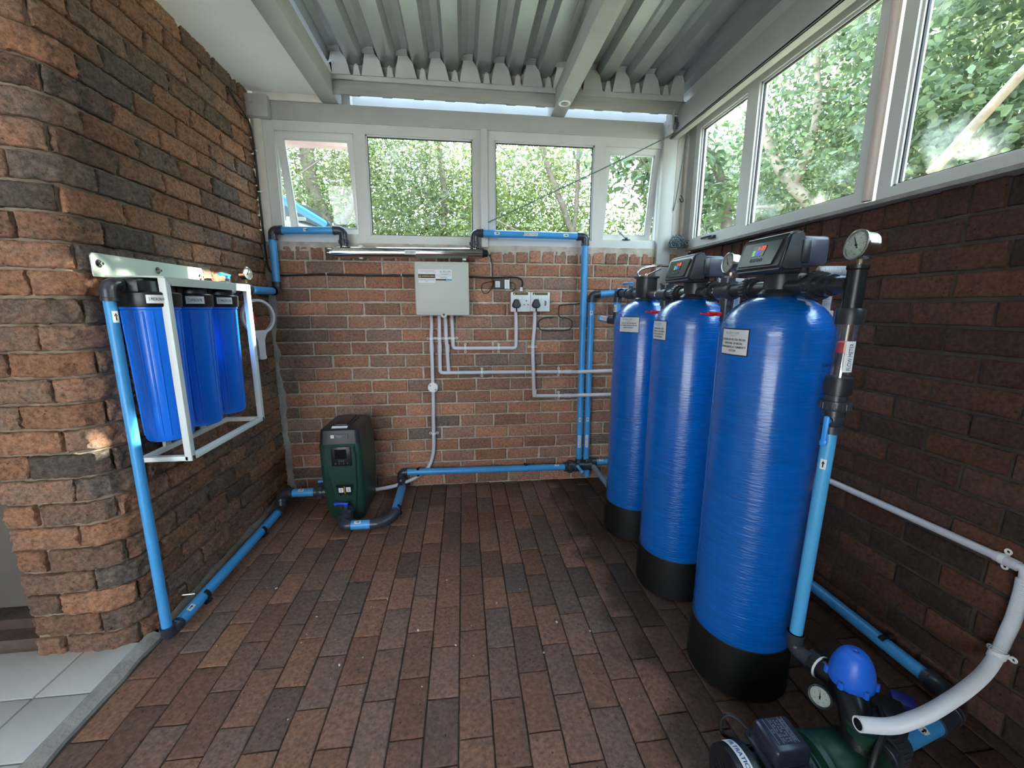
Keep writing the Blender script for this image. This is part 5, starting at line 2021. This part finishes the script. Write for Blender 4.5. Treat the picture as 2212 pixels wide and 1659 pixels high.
# ------------------------------------------------------------------ filtration pump and its controller, right foreground
pu = thing('filtration_pump', 'dark green filtration pump with a black fan cover on the floor by the nearest tank', 'pump', (0.85, 0.725, 0.0))
PY, PZ = 0.725, 0.108
b = MB()
b.lathe((.612, PY, PZ), X1, [(0, .052), (0, .072), (.006, .081), (.05, .084), (.062, .084), (.064, .078)], 48)
cov = b.build('fan_cover', mat('pump_black', lin(26, 27, 32), .4), pu)
b = MB()
for k in range(16):
    a = 2 * PI * k / 16
    b.tube([V((.611, PY + .016 * math.cos(a), PZ + .016 * math.sin(a))), V((.611, PY + .05 * math.cos(a), PZ + .05 * math.sin(a)))], .003, 6)
b.torus((.611, PY, PZ), X1, .033, .003, 32, 6)
b.cyl((.609, PY, PZ), (.613, PY, PZ), .017)
b.build('grille', INK, cov)
b = MB()
b.lathe((.674, PY, PZ), X1, [(0, .064), (.15, .064), (.15, .070), (.165, .070)], 48)
for k in range(30):
    a = 2 * PI * k / 30
    if -1.2 < math.atan2(math.sin(a - PI / 2), math.cos(a - PI / 2)) < 1.2 and abs(math.cos(a)) < .35:
        continue
    u_ = V((0, math.cos(a), math.sin(a)))
    w_ = X1.cross(u_)
    Rm = Matrix((X1, w_, u_)).transposed()
    b.rbox(V((.75, PY, PZ)) + u_ * .066, (.145, .004, .014), .001, Rm, seg=1)
b.build('motor', GREENP, pu)
b = MB()
b.lathe((.835, PY, PZ), X1, [(0, .07), (0, .088), (.014, .090), (.018, .080), (.03, .086), (.10, .086), (.13, .072), (.145, .045), (.165, .036), (.20, .036), (.20, .03)], 48)
b.lathe((.955, PY, PZ + .06), Z1, [(0, .036), (.055, .030), (.055, .034), (.075, .034)], 32)
b.rbox((.845, PY, .016), (.05, .15, .03), .006)
b.rbox((.72, PY, .018), (.05, .13, .034), .006)
for k in range(4):
    a = PI / 4 + PI / 2 * k
    b.cyl((.828, PY + .08 * math.cos(a), PZ + .08 * math.sin(a)), (.862, PY + .08 * math.cos(a), PZ + .08 * math.sin(a)), .007, seg=6)
b.build('pump_body', GREENP, pu)
b = MB()
b.rbox((.735, PY, .196), (.104, .098, .012), .003)
b.rbox((.738, PY, .224), (.092, .086, .052), .012, seg=3)
for sx_ in (-1, 1):
    for sy_ in (-1, 1):
        b.cyl((.735 + sx_ * .047, PY + sy_ * .043, .20), (.735 + sx_ * .047, PY + sy_ * .043, .207), .0045, seg=10)
jbx = b.build('terminal_box', mat('terminal_box_blue_black', lin(36, 40, 56), .3), pu)
f = flat((.740, PY + .004, .2502), (0, -1, 0), (1, 0, 0))
b = MB()
rect(b, f, -.032, -.030, .030, .026, .0004, 0)
for y in (.022, .012, -.016, -.028):
    rect(b, f, -.031, y, .029, y + .0012, .0008, 1)
text(b, 'ELECTRIC PUMP', lambda x, y: f(x, y, .001), width=.05, height=.006, at=(0, .017), mi=1)
for k, s_ in enumerate(('V 230  Hz 50', 'kW 0.75  A 5.1', 'H 45 m  Q 60')):
    text(b, s_, lambda x, y: f(x, y, .001), width=.05, height=.0055, at=(0, .006 - k * .008), mi=1)
text(b, 'CE', lambda x, y: f(x, y, .001), height=.006, at=(0, -.022), mi=1)
b.build('rating_plate', [mat('plate_navy', lin(28, 32, 48), .4), mat('plate_grey', lin(140, 146, 156), .4)], jbx)
# curved sticker round the fan cover
fn = wrap((.643, PY, PZ), X1, (0, -.15, 1), .0842)
b = MB()
wrap_plate(b, lambda x, y, h=0: fn(x + .004, y, h), .170, .022, .0007, 0, 22)
text(b, 'FILTRATION PUMP', lambda x, y: fn(x + .004, y, .0014), width=.135, height=.0105, mi=1, bold=.0002)
b.build('sticker', [PAPER, INKBLUE], cov)
MB().tube(smooth([(.70, PY + .046, .20), (.665, PY + .075, .222), (.645, PY + .085, .20), (.650, PY + .08, .16), (.69, PY + .075, .14)], 8), .005, 10).build('motor_lead', CAB, pu)

# pressure controller with a blue dome
pc = thing('pump_controller', 'blue domed pump pressure controller standing on the green filtration pump', 'pump controller', (.985, .80, .20))
CX, CY = .992, .800
b = MB()
b.tube([(CX - .022, .890, .262), (CX - .012, .85, .262), (CX, .80, .262)], .028, 24)
b.lathe((CX - .022, .893, .262), (.2, -1, 0), [(-.005, .024), (-.005, .032), (.03, .032), (.03, .028)], 8)
b.tube([(CX, .80, .262), (.97, .765, .255), (.957, .735, .225), (.955, PY, .185)], .036, 24)
b.lathe((CX, CY, 0), Z1, [(.225, .034), (.252, .042), (.276, .046), (.288, .048)], 40)
b.rbox((CX + .055, CY - .045, .235), (.085, .080, .04), .006, Matrix.Rotation(math.radians(-38), 3, 'Z'))
b.rbox((CX + .005, CY - .065, .245), (.05, .03, .03), .006)
b.build('body', BLACK, pc)
b = MB()
prof = [(.286, .048), (.290, .050), (.308, .0495), (.332, .046), (.350, .040), (.364, .033), (.372, .026), (.376, .021), (.377, .007), (.372, .005), (.372, .0005)]
b.lathe((CX, CY, 0), Z1, prof, 48)
for k in range(6):
    a = math.radians(20 + 60 * k)
    u_ = V((math.cos(a), math.sin(a), 0))
    b.tube([V((CX, CY, .288)) + u_ * .050, V((CX, CY, .306)) + u_ * .0495], .0075, 12)
b.build('dome', mat('dome_blue', lin(34, 104, 220), .38), pc)
for k in range(6):
    a = math.radians(20 + 60 * k)
    u_ = V((math.cos(a), math.sin(a), 0))
    MB().cyl(V((CX, CY, .306)) + u_ * .0505, V((CX, CY, .310)) + u_ * .0505, .004, seg=10).build('screw', CHROME, pc)
MB().rbox((1.115, .765, .24), (.05, .045, .03), .006, Matrix.Rotation(math.radians(-38), 3, 'Z')).build('switch_cover', mat('navy_cover', lin(24, 34, 120), .4), pc)
MB().torus((CX - .020, .868, .262), (.2, -1, 0), .030, .003, 24, 6).build('cable_tie', WHITE, pc)
gauge('small pressure gauge on the side of the blue-domed controller', (.912, .803, .243), (-.86, -.42, .30), .026, .034, (.86, .42, -.2), .02, 100, case=mat('gauge_black_case', lin(40, 42, 48), .35), stem_m=BLACK)
o = tag(MB().tube(smooth([(1.02, .745, .262), (.985, .70, .258), (.935, .672, .22), (.90, .650, .14), (.875, .615, .06), (.86, .58, .02)], 10), .0065, 12).build('controller_cable', CAB), 'black cable dropping from the pump controller over the green pump', 'cable')

# inlet pipe along the right wall to the pump
run = thing('pump_inlet_pipe', 'blue pipe along the foot of the right wall turning to the filtration pump', 'pipe', (1.49, .93, .05))
WX = 1.492
pipe(run, (WX, 2.66, .056), (WX, .955, .056), .0225)
bend(run, [(WX, .975, .056), (WX, .935, .058), (1.476, .895, .066), (1.44, .865, .074), (1.40, .845, .080)])
pipe(run, (1.41, .850, .079), (1.375, .836, .082), .0225)
bend(run, [(1.395, .843, .081), (1.35, .826, .086), (1.30, .813, .090)])
pipe(run, (1.32, .817, .088), (1.15, .775, .100))
union(run, (1.10, .764, .103), (1, .2, -.06), .085, r=.024)
coupling(run, (1.045, .742, .107), (1, .35, -.05), .06, r=.026)
arrow_sticker(run, (1.225, .794, .095), (1, .22, -.06), (0, -.5, .86), L=.03, w=.02)
pipe_clip(run, (WX, 1.115, .056), Y_, (1, 0, .3), .0225, .02, RUBBER)

# conduit on the right wall and the flexible conduit down to the pump
cd = thing('conduit', 'white conduit sloping along the right wall with the flexible hose at its near end', 'conduit', (1.53, .88, .54))
RXC = 1.527
b = MB()
b.tube([(RXC, 2.60, .520), (RXC, 1.44, .530), (RXC, .90, .541), (RXC, .845, .541), (RXC, .838, .520), (RXC, .838, .505)], CR, 18)
b.build('tube', CONDUIT, cd)
saddle(cd, (RXC, .887, .541), Y_, (-1, 0, 0))
MB().lathe((RXC, .905, .5408), -Y_, [(0, CR), (0, CR * 1.22), (.05, CR * 1.22), (.05, CR)], 20).build('coupler', CONDUIT, cd)
hose('flexible_conduit', 'thick white corrugated conduit curving from the right wall down to the pump', [(RXC, .838, .512), (1.526, .836, .47), (1.522, .836, .39), (1.520, .841, .33), (1.506, .839, .280), (1.465, .825, .255), (1.40, .800, .252), (1.32, .773, .254), (1.24, .748, .258), (1.133, .718, .264), (1.06, .702, .270), (.985, .690, .277), (.905, .698, .284)], r=.0165, pitch=.0052)
sd = thing('hose_saddle', 'large white saddle holding the corrugated conduit to the right wall', 'saddle', (1.53, .846, .245))
saddle(sd, (1.503, .838, .276), (.5, .1, 1), (-1, 0, 0), .0175, None, .011)

# ------------------------------------------------------------------ odds and ends
dl = thing('downlight', 'small round white eyeball light set into the right rafter', 'light', (.61, 2.60, 2.42))
b = MB()
c = V((.612, 2.60, 2.4195))
b.lathe(c, -Z1, [(0, .036), (.004, .035), (.006, .031), (.004, .026), (-.004, .024)], 36, caps=False)
b.build('trim_ring', WHITE, dl)
b = MB()
b.ball(c + V((0, 0, .004)), .022, sc=(1, 1, .6))
b.build('eyeball', mat('lamp_grey', lin(150, 150, 148), .4), dl)

ROPE = mat('grey_green_cord', lin(92, 104, 108), .8, var=.3, vscale=60)
r2 = random.Random(4)
b = MB()
for k in range(34):
    pts = []
    cxx = r2.uniform(1.40, 1.475)
    czz = 1.650 + max(0, .045 - abs(cxx - 1.43)) * r2.uniform(.2, 1.1)
    ph, t0 = r2.uniform(0, 6.28), r2.uniform(-.5, .5)
    rx, rz = r2.uniform(.012, .045), r2.uniform(.012, .05)
    for i in range(15):
        a = ph + 2 * PI * i / 14 * .95
        pts.append((cxx + rx * math.cos(a) * math.cos(t0) + r2.uniform(-.004, .004), 2.705 + .03 * math.cos(a) * math.sin(t0) + r2.uniform(-.012, .012), max(1.642, czz + rz * math.sin(a) + r2.uniform(-.004, .004))))
    b.tube(smooth(pts, 3), .0028, 6)
tag(b.build('cord_coil', ROPE), 'tangled coil of grey-green cord heaped on the corner of the brick wall', 'cord')
t = thing('washing_line', 'dark twisted cord knotted at the corner beam and strung across the windows', 'cord', (1.36, 2.70, 2.33))
b = MB()
p0, p1 = V((1.36, 2.695, 2.335)), V((0.166, 2.742, 1.775))
b.tube(smooth([p0, p0.lerp(p1, .3) + V((0, 0, -.006)), p0.lerp(p1, .6) + V((0, 0, -.006)), p1], 10), .0032, 8)
b.build('strand', ROPE, t)
b = MB()
for k in range(9):
    pts = []
    ph = r2.uniform(0, 6.28)
    rx, rz = r2.uniform(.012, .02), r2.uniform(.02, .05)
    for i in range(9):
        a = ph + 2 * PI * i / 8
        pts.append((1.352 + rx * math.cos(a) - .02, 2.665 + .02 * math.sin(a) + r2.uniform(-.008, .008), 2.375 + rz * math.sin(a + .4) + r2.uniform(-.004, .004)))
    b.tube(smooth(pts, 3), .0035, 6)
b.build('knot', ROPE, t)
t = thing('hanging_cord', 'dark cord with a bent wire hook hanging in the right back corner', 'cord', (1.44, 2.73, 2.34))
b = MB()
b.tube(smooth([(1.445, 2.72, 2.345), (1.440, 2.725, 2.27), (1.425, 2.73, 2.10), (1.410, 2.735, 1.95), (1.400, 2.74, 1.88)], 8), .0032, 8)
b.build('strand', ROPE, t)
b = MB()
b.tube(smooth([(1.452, 2.77, 1.965), (1.462, 2.768, 1.945), (1.478, 2.768, 1.945), (1.474, 2.768, 1.965), (1.458, 2.77, 1.985)], 6), .0028, 8)
b.build('hook', mat('rusty_wire', lin(96, 86, 80), .6, metal=.5), t)
# mortar crumbs and paper flecks on the paving
b = MB()
r3 = random.Random(12)
fixed = [(-.46, 1.30), (-.86, 1.75), (.118, 1.545), (-.052, 1.34), (-.20, 1.43), (.35, 1.41), (.27, 1.27), (-.1, 1.72), (-.62, 1.55), (-.35, 1.62), (.47, 1.35)]
for i in range(70):
    x, y = fixed[i] if i < len(fixed) else (r3.uniform(-.95, .6), r3.uniform(1.05, 2.5))
    s_ = r3.uniform(.003, .0055) if i < len(fixed) else r3.uniform(.0008, .0022)
    Rm = Matrix.Rotation(r3.uniform(0, 3), 3, 'Z')
    b.rbox((x, y, s_ * .3), (s_ * 2.2, s_ * 1.4, s_ * .7), s_ * .2, Rm, seg=1)
tag(b.build('mortar_crumbs', mat('white_crumb', lin(220, 214, 208), .8)), 'scattered white crumbs and flecks lying on the brick paving', 'crumbs', kind='stuff')

# ------------------------------------------------------------------ outside: ground, trees, tank
b = MB()
b.box((-20, 2.98, -0.5), (24, 26, -0.15))
b.box((1.80, -20, -0.5), (24, 2.98, -0.15))
b.box((-20, -20, -0.5), (1.80, -1.9, -0.15), 1)  # unseen pale ground, added to bounce light up to the ceiling
b.box((-20, -1.9, -0.5), (-3.6, 2.98, -0.15), 1)
k = len(b.f)
struct(b.build('ground_outside', [mat('garden_ground', lin(168, 160, 130), .95, var=.3, vscale=2), mat('bounce_ground', lin(226, 222, 214), .9, var=.06, vscale=2)]))

BARK = mat('pale_bark', lin(142, 124, 106), .9, var=.25, vscale=9, bump=.01, bscale=20)
BARKG = mat('grey_bark', lin(100, 88, 76), .9, var=.25, vscale=9, bump=.01, bscale=24)
LEAF_A = leaf_mat('leaf_fine', (0.04, 0.065, 0.02, 1), (0.17, 0.20, 0.07, 1), .5)
LEAF_L = leaf_mat('leaf_light', (0.06, 0.09, 0.02, 1), (0.21, 0.24, 0.07, 1), .5)
LEAF_B = leaf_mat('leaf_broad', (0.05, 0.08, 0.035, 1), (0.17, 0.22, 0.10, 1), .5)
LEAF_C = leaf_mat('leaf_dark', (0.035, 0.065, 0.025, 1), (0.10, 0.15, 0.05, 1), .4)


# clear gaps in the crowns where shafts of sun come through to the left wall: (x, y, z, radius)
SHAFTS = [(-1.19, 1.83, 1.47, .05), (-1.19, 1.93, 1.50, .04), (-1.19, 2.06, 1.465, .035), (-1.19, 2.245, 1.52, .06), (-1.19, 2.40, 1.63, .05), (-1.19, 2.50, 1.60, .06), (-1.19, 2.26, 1.41, .045),
          (-1.0, 2.08, 1.33, .07), (-1.02, 1.96, 1.18, .04), (-1.02, 1.97, 1.04, .03), (-1.02, 1.81, 1.14, .035), (-1.18, 2.04, 1.39, .05), (-1.18, 1.92, 1.40, .02),
          (-1.0, 2.10, 1.15, .03), (-1.09, 1.45, .80, .035), (-1.09, 1.45, .70, .02), (-1.22, 1.45, .79, .035), (-1.19, 2.54, 1.33, .03), (.94, 1.13, 1.46, .09), (.94, 1.60, 1.46, .06)]


def in_shaft(P):
    hit = np.zeros(len(P), bool)
    d = np.array(SUN_DIR)
    for x, y, z, r in SHAFTS:
        q = P - np.array((x, y, z))
        t = q @ d
        dist = np.linalg.norm(q - t[:, None] * d, axis=1)
        hit |= (dist < r + .05) & (t > 0)
    return hit


def foliage(name, clumps, count, lo, hi, wid, m, parent, seed, spread=1.0, lit=None):
    """leaves scattered in clumps [(centre, radius vector, weight)]"""
    g = np.random.default_rng(seed)
    cs = np.array([c[0] for c in clumps], float)
    rs = np.array([c[1] for c in clumps], float)
    ws = np.array([c[2] for c in clumps], float)
    idx = g.choice(len(clumps), count, p=ws / ws.sum())
    u = g.normal(size=(count, 3))
    u /= np.linalg.norm(u, axis=1)[:, None]
    P = cs[idx] + u * rs[idx] * (g.random((count, 1)) ** .5) * spread
    # twigs: leaves gather along short sprays
    k = max(1, count // 7)
    tw = g.integers(0, k, count)
    P = P[tw % count] + g.normal(size=(count, 3)) * hi * 1.1
    P = P[~in_shaft(P)]
    count = len(P)
    L = g.uniform(lo, hi, (count, 1))
    d = g.normal(size=(count, 3))
    d[:, 2] = d[:, 2] * .6 - .5
    d /= np.linalg.norm(d, axis=1)[:, None]
    s = np.cross(d, g.normal(size=(count, 3)))
    s /= np.linalg.norm(s, axis=1)[:, None]
    n_ = np.cross(d, s)
    w = L * wid
    v = np.empty((count, 6, 3))
    v[:, 0] = P
    v[:, 1] = P + d * L * .32 + s * w + n_ * w * .35
    v[:, 2] = P + d * L * .72 + s * w * .75 + n_ * w * .25
    v[:, 3] = P + d * L
    v[:, 4] = P + d * L * .72 - s * w * .75 + n_ * w * .25
    v[:, 5] = P + d * L * .32 - s * w + n_ * w * .35
    org = np.array(origin_of(parent))
    V_ = (v.reshape(-1, 3) - org)
    base = np.arange(count)[:, None] * 6
    F = np.concatenate([base + np.array([[0, 1, 2, 3]]), base + np.array([[0, 3, 4, 5]])], axis=1).reshape(-1, 4)
    me = bpy.data.meshes.new(name)
    me.from_pydata(V_.tolist(), [], F.tolist())
    me.materials.append(m)
    col = np.repeat(np.concatenate([g.random((count, 1)), g.random((count, 2)), np.ones((count, 1))], axis=1), 6, axis=0)
    ca = me.color_attributes.new('tint', 'FLOAT_COLOR', 'POINT')
    ca.data.foreach_set('color', col.astype(np.float32).ravel())
    me.shade_smooth()
    o = bpy.data.objects.new(name, me)
    COL.objects.link(o)
    o.parent = parent
    return o


def limb(mb, pts, r0, r1):
    P = smooth(pts, 8)
    n = len(P)
    mb.tube(P, r0, 12, rfun=lambda i, k: r0 + (r1 - r0) * i / (k - 1))
    return mb


def tree(name, label, base, limbs, twigs, clumps, count, lo, hi, wid, leaf, bark, seed, spread=1.0):
    t = thing(name, label, 'tree', base, 'trees outside the windows')
    for i, (pts, r0, r1) in enumerate(limbs):
        limb(MB(), pts, r0, r1).build('trunk' if i == 0 else 'branch', bark, t, smooth=60)
    if twigs:
        b = MB()
        g = random.Random(seed)
        for k in range(twigs):
            c, r, w = clumps[g.randrange(len(clumps))]
            p = V(c) + V((g.uniform(-1, 1) * r[0], g.uniform(-1, 1) * r[1], g.uniform(-1, 1) * r[2])) * .8
            q = p + V((g.uniform(-1, 1), g.uniform(-.6, .6), g.uniform(-.2, 1))) * .5
            m_ = (p + q) / 2 + V((g.uniform(-.1, .1), g.uniform(-.1, .1), g.uniform(-.1, .1)))
            b.tube(smooth([p, m_, q], 4), .006, 5, rfun=lambda i, n: .009 - .006 * i / n)
        b.build('twigs', bark, t, smooth=60)
    foliage('foliage', clumps, count, lo, hi, wid, leaf, t, seed, spread)
    return t


# behind the back windows
tree('garden_tree', 'tall dense tree with a forked grey trunk behind the two left back windows', (-1.9, 6.0, -.15),
     [([(-1.75, 6.0, -.15), (-1.72, 6.0, 1.5), (-1.74, 6.0, 2.2), (-1.95, 6.0, 2.9), (-1.95, 6.0, 4.4)], .12, .08), ([(-1.74, 6.0, 2.15), (-1.45, 5.9, 2.5), (-1.25, 5.9, 3.1)], .07, .03), ([(-.55, 6.4, 0), (-.5, 6.4, 1.9), (-.25, 6.4, 2.5), (-.3, 6.4, 3.6)], .075, .035), ([(-.45, 6.4, 2.1), (0, 6.3, 2.5), (.25, 6.3, 3.0)], .035, .015)],
     70, [((-3.0, 6.0, 3.0), (1.3, .8, 1.3), 1.1), ((-1.5, 6.3, 3.1), (1.2, .8, 1.4), 1.5), ((-.3, 6.6, 2.9), (1.1, .8, 1.4), 1.8), ((-1.0, 6.2, 1.9), (1.4, .7, .7), .8), ((-2.5, 5.3, 2.3), (.9, .5, .6), .5)], 46000, .045, .08, .15, LEAF_A, BARKG, 3)
tree('garden_tree', 'slender two-stemmed tree with light leaves behind the third back window', (1.42, 5.4, -.15),
     [([(1.42, 5.4, -.15), (1.42, 5.4, 1.9), (1.34, 5.4, 2.35), (1.06, 5.4, 3.0), (.80, 5.4, 3.9)], .05, .03), ([(1.40, 5.4, 2.0), (1.46, 5.4, 2.6), (1.45, 5.4, 3.8)], .035, .022), ([(1.40, 5.4, 1.95), (1.1, 5.2, 2.1), (.7, 5.2, 2.15), (.2, 5.2, 2.4)], .022, .008)],
     70, [((.9, 5.8, 2.6), (1.0, .8, 1.2), 1.6), ((2.0, 5.9, 2.0), (.9, .8, .7), 1.0), ((1.3, 6.2, 3.1), (1.1, .8, .8), .7), ((.4, 5.8, 2.1), (.7, .6, .7), .7)], 19000, .045, .08, .16, LEAF_L, BARKG, 5)
tree('garden_tree', 'sparse broad-leaved tree hanging over the rightmost back window', (3.4, 5.0, -.15),
     [([(3.4, 5.0, -.15), (3.3, 5.0, 2.0), (3.0, 5.0, 3.0), (2.3, 5.0, 3.3)], .09, .03)],
     16, [((2.35, 4.9, 2.95), (.45, .5, .55), 1.0), ((2.75, 5.0, 2.5), (.35, .5, .6), 1.0), ((1.9, 5.2, 3.0), (.4, .4, .35), .25)], 2200, .09, .15, .17, LEAF_C, BARKG, 8)
tree('garden_hedge', 'bright hedge rising along the back of the garden behind all four back windows', (1.0, 8.6, -.15),
     [([(1.0, 8.6, -.15), (1.0, 8.6, 1.2)], .05, .03)],
     0, [((-4.2, 8.6, 2.2), (1.5, .6, 2.2), 1.3), ((-2.0, 8.8, 2.3), (1.5, .6, 2.3), 1.3), ((.2, 8.8, 2.1), (1.4, .6, 2.0), 1.2), ((2.3, 8.8, 1.7), (1.4, .6, 1.5), 1.0), ((4.5, 8.8, 1.2), (1.4, .6, 1.0), .7)], 26000, .09, .16, .22, LEAF_L, BARKG, 12)
# beyond the right-hand windows
tree('garden_tree', 'leafy tree with a curved pale trunk outside the side windows', (4.0, 4.2, -.15),
     [([(4.3, 3.9, -.15), (4.25, 3.95, 1.6), (4.0, 4.2, 2.1), (3.9, 4.8, 2.7), (3.9, 5.2, 3.2), (3.9, 5.6, 3.9)], .09, .05), ([(3.9, 4.75, 2.65), (3.95, 4.6, 3.3), (4.0, 4.8, 4.2)], .055, .03), ([(3.95, 4.5, 2.4), (3.8, 5.6, 2.6), (3.8, 6.5, 2.9)], .03, .01)],
     30, [((4.2, 4.6, 3.3), (.9, 1.6, 1.2), 1.2), ((4.6, 6.4, 3.0), (1.0, 1.3, 1.5), 1.2), ((4.3, 3.4, 2.6), (.9, 1.1, 1.2), 1.0), ((4.4, 5.2, 1.8), (.9, 1.6, .8), .9), ((4.4, 4.8, 4.6), (1.0, 1.6, .9), .8)], 26000, .045, .085, .28, LEAF_B, BARK, 15)
tree('garden_tree', 'tree with a thick forked pale trunk outside the nearest side window', (3.6, 2.0, -.15),
     [([(3.7, 2.05, -.15), (3.65, 2.1, 1.8), (3.6, 2.15, 2.6), (3.6, 2.2, 3.1), (3.7, 1.9, 4.2), (3.8, 1.6, 5.2)], .13, .09), ([(3.6, 2.18, 3.0), (3.55, 2.45, 3.6), (3.5, 2.6, 4.6)], .085, .05), ([(3.65, 2.1, 2.2), (3.4, 1.7, 2.8), (3.2, 1.2, 3.1)], .05, .02), ([(3.0, 2.5, 2.1), (3.0, 1.9, 2.7), (3.0, 1.3, 3.1)], .03, .015)],
     30, [((4.0, 2.6, 4.4), (1.0, 1.4, 1.1), 1.2), ((3.9, 1.4, 3.0), (.8, 1.1, 1.2), 1.1), ((4.2, 2.8, 2.6), (.9, 1.0, 1.2), 1.1), ((4.6, .3, 2.6), (1.0, 1.2, 1.3), .7)], 20000, .05, .09, .30, LEAF_B, BARK, 17)
tree('garden_tree', 'dense dark tree filling the background beyond the side windows', (7.5, 4.0, -.15),
     [([(7.5, 4.0, -.15), (7.5, 4.0, 3.0), (7.4, 4.2, 5.0)], .18, .08)],
     0, [((6.6, 6.5, 3.0), (1.2, 2.0, 2.2), 1.0), ((6.6, 3.5, 3.0), (1.2, 2.0, 2.2), 1.0), ((6.6, 1.0, 3.0), (1.2, 1.8, 2.2), .8), ((6.8, 4.0, 5.6), (1.3, 3.0, 1.4), .8), ((5.6, 8.5, 2.6), (1.6, 1.4, 2.2), .7), ((6.8, -1.2, 3.2), (1.2, 1.4, 2.2), .4)], 36000, .09, .16, .32, LEAF_B, BARKG, 19)

# corrugated rain tank with a blue pipe along its rim, seen through the open left window
rt = thing('rain_tank', 'corrugated steel rain tank with a dark rim outside the open left window', 'tank', (-2.4, 4.6, -.15))
b = MB()
prof = []
z = -.15
while z < 2.06:
    prof.append((z, .95 + .014 * math.sin(z * 2 * PI / .13)))
    z += .0163
b.lathe((-2.4, 4.6, 0), Z1, prof, 72)
b.build('wall', GALV, rt, smooth=60)
MB().lathe((-2.4, 4.6, 0), Z1, [(2.04, .965), (2.19, .96), (2.20, .94), (2.20, .02)], 72).build('rim', mat('dark_rim', lin(60, 66, 72), .5), rt)
o = thing('gutter_pipe', 'light blue pipe running past the rain tank outside the left window', 'pipe', (-1.26, 3.4, 2.0))
pipe(o, (-1.26, 2.98, 1.995), (-1.26, 4.15, 2.0), .03)
coupling(o, (-1.26, 4.19, 2.0), Y_, .08, r=.03)
MB().rbox((-1.30, 3.6, 1.93), (.14, .03, .025), .004).build('bracket', STEELP, o)
